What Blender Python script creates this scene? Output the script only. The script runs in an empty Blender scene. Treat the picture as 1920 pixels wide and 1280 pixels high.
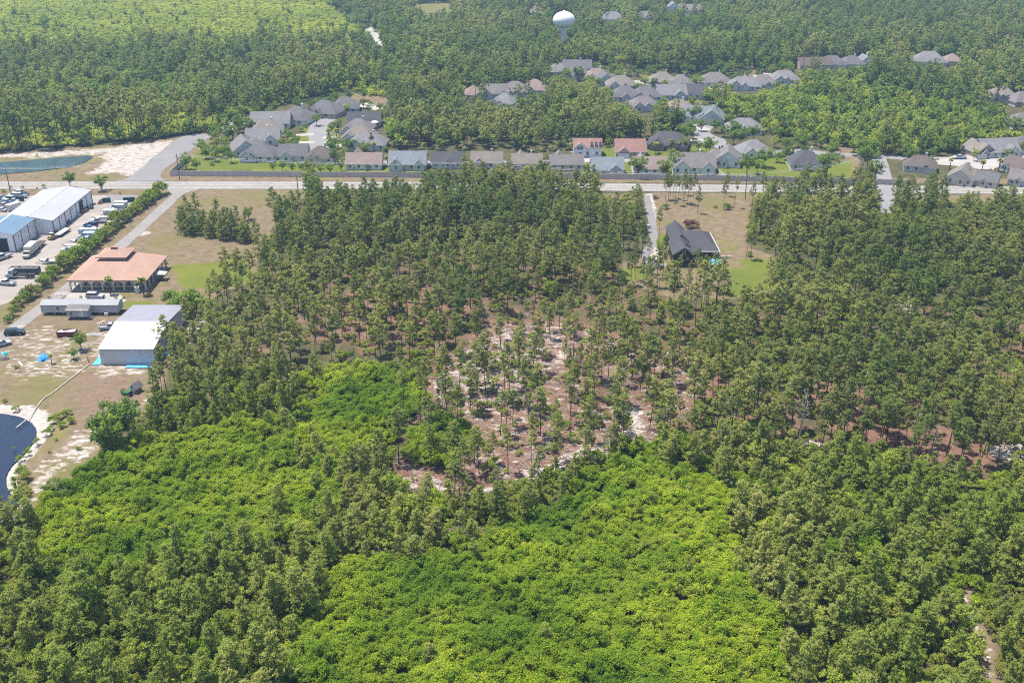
import bpy, math, random
import numpy as np

# ------------------------------------------------------------------ camera, light, exposure
SC = bpy.context.scene
COL = SC.collection
FPX, CAM_H, PITCH = 1950.0, 120.0, math.radians(25.0)      # focal length in pixels of a 1920 px wide frame
cam_d = bpy.data.cameras.new("camera")
cam_d.sensor_width = 36.0
cam_d.lens = 36.0 * FPX / 1920.0
cam_d.clip_start, cam_d.clip_end = 1.0, 20000.0
cam = bpy.data.objects.new("camera", cam_d)
cam.location = (0, 0, CAM_H)
cam.rotation_euler = (math.radians(90) - PITCH, 0, 0)
COL.objects.link(cam)
SC.camera = cam

SUN_EL, SUN_AZ = math.radians(72), math.radians(-64)         # azimuth from +Y (straight ahead) towards +X
sun_dir = (math.sin(SUN_AZ) * math.cos(SUN_EL), math.cos(SUN_AZ) * math.cos(SUN_EL), math.sin(SUN_EL))
world = bpy.data.worlds.new("World")
SC.world = world
world.use_nodes = True
wn = world.node_tree.nodes
sky = wn.new("ShaderNodeTexSky")
sky.sky_type = 'NISHITA'
sky.sun_disc = False
sky.sun_elevation = SUN_EL
sky.sun_rotation = SUN_AZ
sky.altitude = 50
sky.air_density = 1.0
sky.dust_density = 1.2
world.node_tree.links.new(sky.outputs[0], wn["Background"].inputs[0])
wn["Background"].inputs[1].default_value = 0.12
sun_l = bpy.data.lights.new("sun", 'SUN')
sun_l.energy = 4.8
sun_l.angle = math.radians(0.6)
sun_l.color = (1.0, 0.945, 0.86)
sun = bpy.data.objects.new("sun", sun_l)
from mathutils import Vector, Matrix, Euler
sun.rotation_euler = Vector(sun_dir).to_track_quat('Z', 'Y').to_euler()
sun.location = (0, 300, 400)
COL.objects.link(sun)
SC.view_settings.view_transform = 'Standard'
SC.view_settings.look = 'None'
SC.view_settings.gamma = 1.0
SC.view_settings.use_curve_mapping = False
SC.view_settings.exposure = 1.2
SC.render.engine = 'CYCLES'
cy = SC.cycles
cy.max_bounces = 5
cy.diffuse_bounces = 3
cy.glossy_bounces = 2
cy.transmission_bounces = 3
cy.volume_bounces = 0
cy.transparent_max_bounces = 4
cy.caustics_reflective = cy.caustics_refractive = False
cy.use_adaptive_sampling = True
cy.adaptive_threshold = 0.02
SC.render.use_persistent_data = False
SC.render.filter_size = 1.1
cy.filter_width = 1.1
cy.use_denoising = False
cy.use_light_tree = False
cy.sample_clamp_indirect = 4.0

random.seed(7)
RNG = np.random.default_rng(11)
_c, _s = math.cos(PITCH), math.sin(PITCH)


def G(px, py, z=0.0):
    """world point at height z seen at a pixel of the 1920 x 1280 photograph"""
    a = (px - 960.0) / FPX
    b = -(py - 640.0) / FPX
    dy, dz = _c + b * _s, -_s + b * _c
    t = (z - CAM_H) / dz
    return (a * t, dy * t)


def Pn(X, Y, Z):
    dep = Y * _c - (Z - CAM_H) * _s
    up = Y * _s + (Z - CAM_H) * _c
    return 960 + FPX * X / dep, 640 - FPX * up / dep


def poly_w(pts):
    return np.array([G(x, y) for x, y in pts])


def in_poly(x, y, poly):
    x = np.asarray(x, float); y = np.asarray(y, float)
    r = np.zeros(x.shape, bool)
    n = len(poly)
    j = n - 1
    for i in range(n):
        xi, yi = poly[i]; xj, yj = poly[j]
        if yi != yj:
            c = ((yi > y) != (yj > y)) & (x < (xj - xi) * (y - yi) / (yj - yi) + xi)
            r ^= c
        j = i
    return r


def sdist(x, y, poly):
    """signed distance to a polygon, positive inside"""
    d = np.full(x.shape, 1e9)
    n = len(poly)
    for i in range(n):
        ax, ay = poly[i - 1]; bx, by = poly[i]
        ex, ey = bx - ax, by - ay
        L = ex * ex + ey * ey + 1e-9
        t = np.clip(((x - ax) * ex + (y - ay) * ey) / L, 0, 1)
        d = np.minimum(d, np.hypot(x - ax - t * ex, y - ay - t * ey))
    return np.where(in_poly(x, y, poly), d, -d)


def vnoise(x, y, sc, seed):
    r = np.random.default_rng(seed).random((256, 256))
    u, v = x / sc + 1000.0, y / sc + 1000.0
    iu, iv = np.floor(u).astype(int), np.floor(v).astype(int)
    fu, fv = u - iu, v - iv
    fu = fu * fu * (3 - 2 * fu); fv = fv * fv * (3 - 2 * fv)
    a, b = iu & 255, iv & 255
    a1, b1 = (iu + 1) & 255, (iv + 1) & 255
    return (r[a, b] * (1 - fu) + r[a1, b] * fu) * (1 - fv) + (r[a, b1] * (1 - fu) + r[a1, b1] * fu) * fv


def fbm(x, y, sc, seed):
    return (vnoise(x, y, sc, seed) * .55 + vnoise(x, y, sc * .47, seed + 1) * .3 + vnoise(x, y, sc * .21, seed + 2) * .15) * 2 - 1


# ------------------------------------------------------------------ materials
def new_mat(name):
    m = bpy.data.materials.new(name)
    m.use_nodes = True
    nt = m.node_tree
    nt.nodes.clear()
    out = nt.nodes.new("ShaderNodeOutputMaterial")
    return m, nt, out


def N(nt, typ, **kw):
    n = nt.nodes.new(typ)
    for k, v in kw.items():
        setattr(n, k, v)
    return n


def noise(nt, vec, scale, detail=3, rough=.55):
    n = N(nt, "ShaderNodeTexNoise")
    n.inputs["Scale"].default_value = scale
    n.inputs["Detail"].default_value = detail
    n.inputs["Roughness"].default_value = rough
    if vec is not None:
        nt.links.new(vec, n.inputs["Vector"])
    return n.outputs[0]


def maprange(nt, v, a, b, c=0.0, d=1.0):
    n = N(nt, "ShaderNodeMapRange")
    for i, q in enumerate((a, b, c, d)):
        n.inputs[i + 1].default_value = q
    nt.links.new(v, n.inputs[0])
    return n.outputs[0]


def mixc(nt, f, a, b, mode='MIX'):
    n = N(nt, "ShaderNodeMix", data_type='RGBA', blend_type=mode)
    for sock, v in ((n.inputs[0], f), (n.inputs[6], a), (n.inputs[7], b)):
        if isinstance(v, (int, float)):
            sock.default_value = v
        elif isinstance(v, tuple):
            sock.default_value = (*v[:3], 1.0)
        else:
            nt.links.new(v, sock)
    return n.outputs[2]


def math_n(nt, op, a, b=None):
    n = N(nt, "ShaderNodeMath", operation=op)
    for sock, v in ((n.inputs[0], a), (n.inputs[1], b)):
        if v is None:
            continue
        if isinstance(v, (int, float)):
            sock.default_value = v
        else:
            nt.links.new(v, sock)
    return n.outputs[0]


def scale_vec(nt, vec, s, rot=0.0):
    n = N(nt, "ShaderNodeMapping")
    n.inputs["Scale"].default_value = s
    n.inputs["Rotation"].default_value = (0, 0, rot)
    nt.links.new(vec, n.inputs["Vector"])
    return n.outputs[0]


_mats = {}


def mat(name, col, rough=.75, var=.18, sc=.6, metal=0.0, spec=.3, bump=0.0, stripe=None, var2=.0, sc2=.08):
    """plain surface: base colour broken up by two noises, optional ribs or courses, optional bump"""
    if name in _mats:
        return _mats[name]
    m, nt, out = new_mat(name)
    col = tuple(c * .68 for c in col)
    b = N(nt, "ShaderNodeBsdfPrincipled")
    tc = N(nt, "ShaderNodeTexCoord")
    o = tc.outputs["Object"]
    f = maprange(nt, noise(nt, o, sc, 4), .3, .7)
    dark = tuple(max(0, c * (1 - var)) for c in col)
    lite = tuple(min(.95, c * (1 + var)) for c in col)
    c = mixc(nt, f, dark, lite)
    if var2:
        f2 = maprange(nt, noise(nt, o, sc2, 3), .42, .68)
        c = mixc(nt, f2, c, tuple(x * (1 - var2) for x in col))
    if stripe:
        axis, freq, amt = stripe
        sep = N(nt, "ShaderNodeSeparateXYZ")
        nt.links.new(o, sep.inputs[0])
        w = math_n(nt, 'FRACT', math_n(nt, 'MULTIPLY', sep.outputs[axis], freq))
        k = maprange(nt, w, .82, .9)
        c = mixc(nt, math_n(nt, 'MULTIPLY', k, amt), c, tuple(x * .45 for x in col))
    nt.links.new(c, b.inputs["Base Color"])
    b.inputs["Roughness"].default_value = rough
    b.inputs["Metallic"].default_value = metal
    b.inputs["Specular IOR Level"].default_value = spec
    if bump:
        bp = N(nt, "ShaderNodeBump")
        bp.inputs["Strength"].default_value = bump
        bp.inputs["Distance"].default_value = .05
        nt.links.new(noise(nt, o, 9, 3), bp.inputs["Height"])
        nt.links.new(bp.outputs[0], b.inputs["Normal"])
    nt.links.new(b.outputs[0], out.inputs[0])
    _mats[name] = m
    return m


def foliage(name, ca, cb, tip, trans=.28, region=None, rsc=.018, odd=(.16, .15, .06)):
    """leaves: colour varies from tree to tree, clump to clump and across the land"""
    m, nt, out = new_mat(name)
    oi = N(nt, "ShaderNodeObjectInfo")
    at = N(nt, "ShaderNodeAttribute", attribute_name="tint")
    geo = N(nt, "ShaderNodeNewGeometry")
    c = mixc(nt, oi.outputs["Random"], ca, cb)
    r2 = math_n(nt, 'FRACT', math_n(nt, 'MULTIPLY', oi.outputs["Random"], 13.7))
    c = mixc(nt, maprange(nt, r2, .45, 1.0, 0, .55), c, odd)
    c = mixc(nt, maprange(nt, at.outputs["Fac"], .35, 1.0), c, tip)
    if region:
        f = maprange(nt, noise(nt, geo.outputs["Position"], rsc, 3), .42, .64)
        c = mixc(nt, f, c, region)
    d = N(nt, "ShaderNodeBsdfDiffuse")
    t = N(nt, "ShaderNodeBsdfTranslucent")
    nt.links.new(c, d.inputs[0])
    tcol = mixc(nt, 1.0, c, (1.0, 1.0, .55), 'MULTIPLY')
    nt.links.new(tcol, t.inputs[0])
    mx = N(nt, "ShaderNodeMixShader")
    mx.inputs[0].default_value = trans
    nt.links.new(d.outputs[0], mx.inputs[1])
    nt.links.new(t.outputs[0], mx.inputs[2])
    nt.links.new(mx.outputs[0], out.inputs[0])
    _mats[name] = m
    return m


M_PINE = foliage("pine_needles", (.128, .170, .044), (.255, .280, .074), (.325, .330, .105), .47, region=(.132, .180, .048), odd=(.250, .228, .095))
M_YPINE = foliage("young_pine_needles", (.152, .200, .044), (.285, .305, .074), (.355, .358, .105), .47, region=(.188, .245, .048), odd=(.262, .244, .095))
M_LEAF = foliage("broad_leaves", (.075, .140, .028), (.175, .250, .046), (.220, .285, .058), .45, region=(.11, .180, .038), odd=(.23, .25, .06))
M_LIGHT = foliage("pale_leaves", (.180, .270, .042), (.300, .360, .056), (.335, .385, .068), .46, odd=(.32, .33, .07))
M_BRIGHT = foliage("bright_thicket_leaves", (.135, .235, .016), (.240, .320, .020), (.345, .405, .036), .46, region=(.120, .205, .020), rsc=.045, odd=(.250, .262, .055))
M_UNDER = foliage("undergrowth_leaves", (.125, .178, .030), (.215, .245, .046), (.260, .275, .056), .44, region=(.175, .25, .028), rsc=.04, odd=(.225, .195, .068))
M_MARSH = foliage("marsh_shrub_leaves", (.165, .240, .038), (.285, .335, .050), (.325, .365, .062), .44, region=(.365, .405, .062), rsc=.012, odd=(.31, .32, .068))
M_PALM = foliage("palm_fronds", (.15, .17, .045), (.22, .23, .06), (.25, .25, .07), .34)
M_BROWN = foliage("dead_brush", (.09, .05, .035), (.12, .07, .045), (.14, .085, .05), .1, odd=(.13, .09, .06))
M_BARK = mat("bark", (.105, .078, .060), .95, .3, 2.0)
M_BARKG = mat("dead_grey_bark", (.30, .27, .24), .95, .2, 2.0)


# ------------------------------------------------------------------ mesh helpers
class MB:
    def __init__(s):
        s.v, s.f, s.m = [], [], []

    def add(s, vs, fs, mi=0):
        o = len(s.v)
        s.v += [tuple(v) for v in vs]
        s.f += [tuple(i + o for i in f) for f in fs]
        s.m += [mi] * len(fs)

    def box(s, x0, x1, y0, y1, z0, z1, mi=0):
        s.add([(x0, y0, z0), (x1, y0, z0), (x1, y1, z0), (x0, y1, z0), (x0, y0, z1), (x1, y0, z1), (x1, y1, z1), (x0, y1, z1)],
              [(0, 3, 2, 1), (4, 5, 6, 7), (0, 1, 5, 4), (1, 2, 6, 5), (2, 3, 7, 6), (3, 0, 4, 7)], mi)

    def taper(s, lo, hi, z0, z1, mi=0):
        (a0, a1, b0, b1), (c0, c1, d0, d1) = lo, hi
        s.add([(a0, b0, z0), (a1, b0, z0), (a1, b1, z0), (a0, b1, z0), (c0, d0, z1), (c1, d0, z1), (c1, d1, z1), (c0, d1, z1)],
              [(0, 3, 2, 1), (4, 5, 6, 7), (0, 1, 5, 4), (1, 2, 6, 5), (2, 3, 7, 6), (3, 0, 4, 7)], mi)

    def extrude_y(s, prof, y0, y1, mi=0):
        n = len(prof)
        s.add([(x, y0, z) for x, z in prof] + [(x, y1, z) for x, z in prof],
              [tuple(range(n - 1, -1, -1))[::-1], tuple(range(2 * n - 1, n - 1, -1))] +
              [(i, i + n, (i + 1) % n + n, (i + 1) % n) for i in range(n)], mi)

    def extrude_z(s, prof, z0, z1, mi=0):
        n = len(prof)
        s.add([(x, y, z0) for x, y in prof] + [(x, y, z1) for x, y in prof],
              [tuple(range(n - 1, -1, -1)), tuple(range(n, 2 * n))] + [(i, (i + 1) % n, (i + 1) % n + n, i + n) for i in range(n)], mi)

    def tube(s, a, b, r0, r1, n=6, mi=0, cap=True):
        a, b = Vector(a), Vector(b)
        d = (b - a).normalized()
        u = d.orthogonal().normalized()
        w = d.cross(u)
        vs = []
        for p, r in ((a, r0), (b, r1)):
            for k in range(n):
                t = 2 * math.pi * k / n
                vs.append(p + u * (math.cos(t) * r) + w * (math.sin(t) * r))
        fs = [(k, (k + 1) % n, (k + 1) % n + n, k + n) for k in range(n)]
        if cap:
            fs += [tuple(range(n - 1, -1, -1)), tuple(range(n, 2 * n))]
        s.add(vs, fs, mi)

    def cyl_y(s, cx, cz, r, y0, y1, n=12, mi=0):
        s.tube((cx, y0, cz), (cx, y1, cz), r, r, n, mi)

    def lathe(s, prof, n=16, mi=0):
        vs = []
        for r, z in prof:
            for k in range(n):
                t = 2 * math.pi * k / n
                vs.append((r * math.cos(t), r * math.sin(t), z))
        fs = []
        for i in range(len(prof) - 1):
            for k in range(n):
                fs.append((i * n + k, i * n + (k + 1) % n, (i + 1) * n + (k + 1) % n, (i + 1) * n + k))
        s.add(vs, fs, mi)

    def mesh(s, name, mats, smooth=False):
        me = bpy.data.meshes.new(name)
        me.from_pydata(s.v, [], s.f)
        for m in (mats if isinstance(mats, (list, tuple)) else [mats]):
            me.materials.append(m)
        if len(me.materials) > 1:
            me.polygons.foreach_set("material_index", s.m)
        if smooth:
            me.polygons.foreach_set("use_smooth", [True] * len(me.polygons))
        me.update()
        return me

    def build(s, name, mats, parent=None, smooth=False, loc=None, rz=None):
        return obj(name, s.mesh(name, mats, smooth), parent, loc, rz)


def obj(name, me, parent=None, loc=None, rz=None):
    o = bpy.data.objects.new(name, me)
    COL.objects.link(o)
    if parent:
        o.parent = parent
    if loc:
        o.location = loc
    if rz is not None:
        o.rotation_euler = (0, 0, rz)
    return o


def tag(o, label=None, cat=None, group=None, kind=None):
    if label:
        o["label"] = label
    if cat:
        o["category"] = cat
    if group:
        o["group"] = group
    if kind:
        o["kind"] = kind
    return o


def thing(name, label, cat, loc, rz=0.0, group=None):
    o = obj(name, None, None, loc, rz)
    o.empty_display_size = .5
    return tag(o, label, cat, group)


def copy_tree(o, parent=None, recolor=None):
    c = o.copy()
    COL.objects.link(c)
    c.parent = parent
    if recolor and c.type == 'MESH':
        for sl in c.material_slots:
            nm = sl.material.name if sl.material else None
            if nm in recolor:
                sl.link = 'OBJECT'
                sl.material = recolor[nm]
    for ch in list(o.children):
        copy_tree(ch, c, recolor)
    return c


# ------------------------------------------------------------------ land cover (pixel outlines of what the ground carries, turned into ground points)
OPEN_LEFT = [(-200, 300), (0, 287), (120, 279), (260, 266), (390, 249), (430, 262), (405, 300), (350, 300), (325, 318), (330, 334), (600, 338), (600, 366),
             (560, 374), (530, 392), (512, 440), (486, 480), (474, 525), (440, 545), (400, 556), (385, 590), (356, 604), (345, 640), (322, 690),
             (302, 735), (290, 768), (255, 785), (228, 800), (206, 838), (160, 880), (128, 905), (95, 950), (70, 978), (30, 985), (-260, 985)]
YARD_R = [(1206, 362), (1412, 362), (1402, 400), (1398, 460), (1448, 478), (1454, 545), (1400, 556), (1340, 562), (1260, 560), (1168, 530), (1165, 490),
          (1230, 478), (1222, 400)]
CLEARING = [(738, 925), (742, 850), (752, 790), (800, 752), (812, 690), (860, 640), (920, 600), (1080, 600), (1180, 640), (1290, 660), (1335, 700),
            (1330, 760), (1225, 830), (1110, 862), (970, 908), (850, 938)]
T_LEFT = [(206, 855), (330, 828), (440, 812), (520, 800), (600, 830), (650, 842), (668, 900), (620, 968), (560, 1000), (480, 1012), (340, 1062), (160, 1080),
          (62, 1066), (80, 990), (130, 912)]
T_MID = [(560, 835), (575, 760), (600, 705), (690, 690), (760, 712), (795, 735), (800, 758), (752, 785), (742, 830), (660, 850)]
T_BOT = [(540, 1430), (560, 1230), (610, 1150), (690, 1062), (780, 1040), (900, 1028), (1000, 975), (1130, 880), (1250, 858), (1335, 885), (1365, 960),
         (1390, 1060), (1450, 1170), (1490, 1280), (1540, 1430)]
T_PATCH = [(762, 800), (800, 792), (850, 800), (885, 815), (880, 850), (850, 872), (800, 862), (765, 835)]
Z_MID = [(590, 374), (660, 372), (800, 364), (1000, 360), (1150, 364), (1200, 372), (1212, 400), (1210, 440), (1165, 480), (1160, 530), (1200, 565),
         (1262, 568), (1335, 575), (1335, 640), (1290, 650), (1180, 632), (1080, 592), (920, 592), (850, 640), (805, 690), (790, 722), (700, 684), (600, 695),
         (560, 780), (545, 802), (440, 808), (330, 828), (215, 862), (210, 842), (232, 805), (292, 772), (305, 735), (326, 690), (350, 640), (362, 606), (390, 592), (405, 560),
         (442, 548), (478, 528), (490, 482), (516, 442), (534, 394), (566, 376)]
Z_RIGHT = [(1418, 372), (1560, 378), (2200, 390), (2300, 905), (1920, 905), (1750, 880), (1560, 845), (1440, 835), (1225, 835), (1330, 765), (1340, 700),
           (1290, 655), (1335, 640), (1340, 570), (1400, 562), (1458, 548), (1454, 478), (1402, 458), (1408, 400)]
Z_FL = [(-120, 985), (30, 985), (70, 985), (62, 1066), (160, 1080), (340, 1062), (480, 1012), (560, 1000), (640, 950), (700, 960), (690, 1062), (610, 1150), (560, 1230),
        (540, 1430), (-300, 1430)]
Z_TRANS = [(668, 850), (738, 840), (738, 925), (850, 940), (970, 910), (1110, 866), (1225, 838), (1130, 880), (1000, 975), (900, 1028), (780, 1040), (690, 1062),
           (640, 960), (668, 900)]
Z_FR = [(1225, 838), (1440, 838), (1560, 848), (1750, 884), (1920, 908), (2300, 908), (2350, 1430), (1540, 1430), (1490, 1280), (1450, 1170), (1390, 1060),
        (1365, 960), (1335, 885), (1250, 858)]
POND = [(-60, 768), (0, 772), (40, 780), (62, 793), (68, 806), (62, 826), (45, 847), (22, 870), (11, 890), (13, 910), (25, 930), (30, 950), (18, 964), (-60, 985)]
POND2 = [(-60, 308), (0, 303), (60, 298), (130, 292.5), (166, 290), (174, 293), (160, 302), (128, 312), (60, 320), (0, 325), (-60, 330)]
NEEDLE = [(742, 930), (748, 790), (800, 750), (720, 660), (600, 640), (480, 690), (450, 740), (420, 660), (520, 560), (700, 480), (900, 450), (1160, 480), (1340, 570), (1460, 560),
          (1700, 560), (2000, 600), (2000, 905), (1560, 860), (1330, 830), (1225, 835), (1100, 868), (960, 915), (850, 940)]
RED_FLOOR = [(1520, 715), (1600, 720), (1710, 760), (1830, 815), (1900, 860), (1860, 888), (1750, 880), (1650, 850), (1560, 800), (1510, 750)]
# (channel, polygon, softness in m, edge noise in m, strength); channels: 0 sand, 1 needle litter, 2 dry grass, 3 lawn, 4 bare earth
COVER = [
    (2, OPEN_LEFT, 2.5, 2.5, 1.0), (2, YARD_R, 3, 3, 1.0),
    (2, [(-300, 358), (2200, 366), (2200, 384), (-300, 372)], 2, 2, .9), (2, [(-300, 326), (2200, 336), (2200, 345), (-300, 338)], 2, 2, .9),
    (1, NEEDLE, 8, 9, .50), (1, CLEARING, 4, 5, 1.0), (1, RED_FLOOR, 6, 8, 1.05), (1, [(560, 560), (760, 520), (900, 560), (840, 640), (700, 660), (560, 640)], 8, 8, .8), (4, CLEARING, 3, 4, .5),
    (4, [(470, 560), (720, 540), (760, 640), (600, 650), (470, 690)], 8, 8, .5),
    # sand
    (0, [(-80, 752), (0, 756), (55, 760), (92, 772), (101, 790), (92, 815), (70, 842), (45, 866), (30, 890), (34, 915), (45, 945), (38, 975), (-80, 1000)], .9, .9, 1.1),
    (0, [(60, 880), (110, 838), (150, 800), (200, 790), (215, 815), (195, 850), (150, 870), (100, 900), (70, 940), (55, 935)], 4, 5, .62),
    (0, [(-80, 290), (120, 282), (330, 262), (385, 252), (395, 258), (330, 300), (250, 330), (150, 328), (180, 310), (185, 290), (0, 298), (-80, 304)], 4, 5, .75),
    (0, [(255, 590), (310, 690), (285, 700), (180, 705), (165, 640), (210, 595)], 3, 4, .6), (0, [(0, 620), (90, 610), (175, 640), (165, 700), (60, 715), (0, 700)], 4, 6, .52),
    (0, [(356, 600), (390, 595), (372, 640), (330, 690), (315, 690)], 3, 4, .7), (0, [(240, 790), (290, 765), (300, 740), (270, 745), (225, 780)], 2, 3, .6),
    (0, [(812, 690), (850, 650), (920, 610), (1060, 610), (1090, 660), (1010, 740), (900, 790), (820, 760), (780, 740)], 8, 9, .56),
    (0, [(1150, 800), (1170, 760), (1215, 770), (1220, 815), (1185, 835)], 3.5, 3.0, .80), (0, [(960, 880), (1050, 850), (1150, 815), (1220, 825), (1215, 842), (1100, 868), (970, 905)], 3, 3.5, .66),
    (0, [(742, 925), (742, 895), (800, 880), (850, 905), (880, 915), (850, 940)], 2.5, 3, .62),
    (0, [(740, 930), (850, 930), (960, 900), (1100, 858), (1220, 828), (1222, 836), (1100, 868), (965, 912), (850, 942)], 1.0, 1.4, .85),
    (0, [(1690, 530), (1712, 530), (1720, 585), (1698, 590)], 2, 3, .8), (0, [(1840, 838), (1920, 835), (2000, 845), (2000, 875), (1860, 862)], 2, 3, .75),
    (0, [(1498, 822), (1560, 826), (1560, 842), (1500, 838)], 2, 2, .7),
    (0, [(1802, 1110), (1812, 1110), (1822, 1149), (1849, 1194), (1861, 1250), (1880, 1332), (1864, 1332), (1848, 1253), (1838, 1200), (1812, 1156)], 1.0, .7, .84),
    (0, [(1732, 940), (1760, 960), (1775, 985), (1760, 985), (1735, 955)], .7, .8, .9), (0, [(1885, 1050), (1905, 1060), (1900, 1095), (1888, 1085)], .7, .8, .8),
    (0, [(240, 440), (275, 430), (290, 436), (262, 446)], 1.5, 2, .75), (0, [(395, 232), (440, 222), (466, 226), (430, 248), (395, 250)], 2, 3, .6),
    (0, [(1210, 362), (1225, 362), (1232, 400), (1222, 440), (1240, 480), (1220, 505), (1205, 500), (1222, 470), (1212, 430), (1218, 400)], .8, .8, .8),
    (0, CLEARING, 5, 5, .46),
    (2, [(1785, 1095), (1825, 1095), (1845, 1150), (1872, 1200), (1892, 1290), (1900, 1340), (1850, 1340), (1830, 1250), (1812, 1195), (1795, 1150)], 2.5, 2, .8),
    # lawn
    (3, [(318, 498), (400, 488), (470, 480), (470, 530), (395, 548), (330, 530)], 2.5, 3, .85), (3, [(230, 565), (300, 560), (280, 590), (235, 600)], 2, 2, .8),
    (3, [(1350, 512), (1400, 492), (1450, 486), (1454, 540), (1400, 552), (1355, 560)], 7, 6, .95), (3, [(1168, 500), (1225, 492), (1225, 522), (1168, 530)], 3, 3, .8), (3, [(1224, 440), (1250, 438), (1252, 470), (1226, 474)], 2, 2, .8),
    (3, [(1350, 440), (1372, 452), (1400, 470), (1345, 472)], 3, 3, .5),
    (3, [(365, 284), (400, 282), (470, 296), (478, 318), (350, 322)], 1.5, 1, 1.1), (3, [(470, 296), (800, 306), (800, 332), (470, 322)], 2, 2, .9),
    (3, [(1090, 275), (1260, 270), (1420, 290), (1560, 305), (1600, 300), (1600, 330), (1560, 340), (1090, 332)], 2, 2, 1.0),
    (3, [(565, 232), (600, 262), (600, 285), (555, 285)], 2, 2, .8), (3, [(605, 230), (640, 240), (640, 285), (605, 285)], 2, 2, .8),
    (3, [(1240, 165), (1310, 170), (1312, 192), (1250, 190)], 2, 2, .9), (3, [(1200, 140), (1240, 146), (1240, 156), (1200, 152)], 2, 2, .7), (3, [(1830, 280), (1920, 286), (1920, 320), (1830, 310)], 2, 2, .8),
    (3, [(-80, 302), (60, 291), (190, 284), (215, 292), (170, 312), (-80, 334)], 1.5, 2, .45), (3, [(45, 700), (130, 690), (180, 720), (60, 745), (0, 750), (0, 705)], 6, 8, .40),
    (3, [(0, 360), (60, 358), (40, 385), (0, 385)], 3, 3, .5),
    (3, [(90, 775), (140, 770), (140, 815), (70, 860), (60, 930), (30, 930), (30, 880), (75, 835)], 2.5, 3, .5),
    (2, [(650, 168), (740, 180), (722, 200), (655, 195)], 2, 2, 1.0), (2, [(1385, 130), (1420, 128), (1425, 145), (1385, 148)], 2, 2, 1.0), (2, [(1540, 270), (1610, 275), (1615, 330), (1560, 340)], 2, 2, .9),
    (2, [(765, 9), (850, 6), (852, 22), (800, 26)], 8, 5, .9), (3, [(765, 9), (850, 6), (852, 22), (800, 26)], 8, 5, .55),
    (2, [(1815, 55), (1960, 60), (1960, 68), (1815, 64)], 6, 5, .9), (2, [(1565, 25), (1590, 30), (1590, 40), (1570, 38)], 6, 5, .9), (2, [(1130, 20), (1160, 20), (1160, 34), (1130, 34)], 6, 4, .9), (2, [(1690, 20), (1780, 20), (1780, 30), (1690, 30)], 6, 4, .9),
    (4, [(190, 745), (242, 742), (240, 756), (192, 757)], .6, .5, 1.1),
    (4, [(90, 690), (180, 700), (290, 700), (280, 740), (190, 790), (150, 830), (120, 800), (130, 750)], 4, 5, .62),
    (4, [(75, 590), (230, 592), (230, 612), (75, 610)], 2, 2, .6),
]


def spaced(parts):
    out = [parts[0][0]]
    for a, b, st in parts:
        n = max(1, int(round((b - a) / st)))
        out += list(a + (b - a) * (np.arange(n) + 1) / n)
    return np.array(out)


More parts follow.
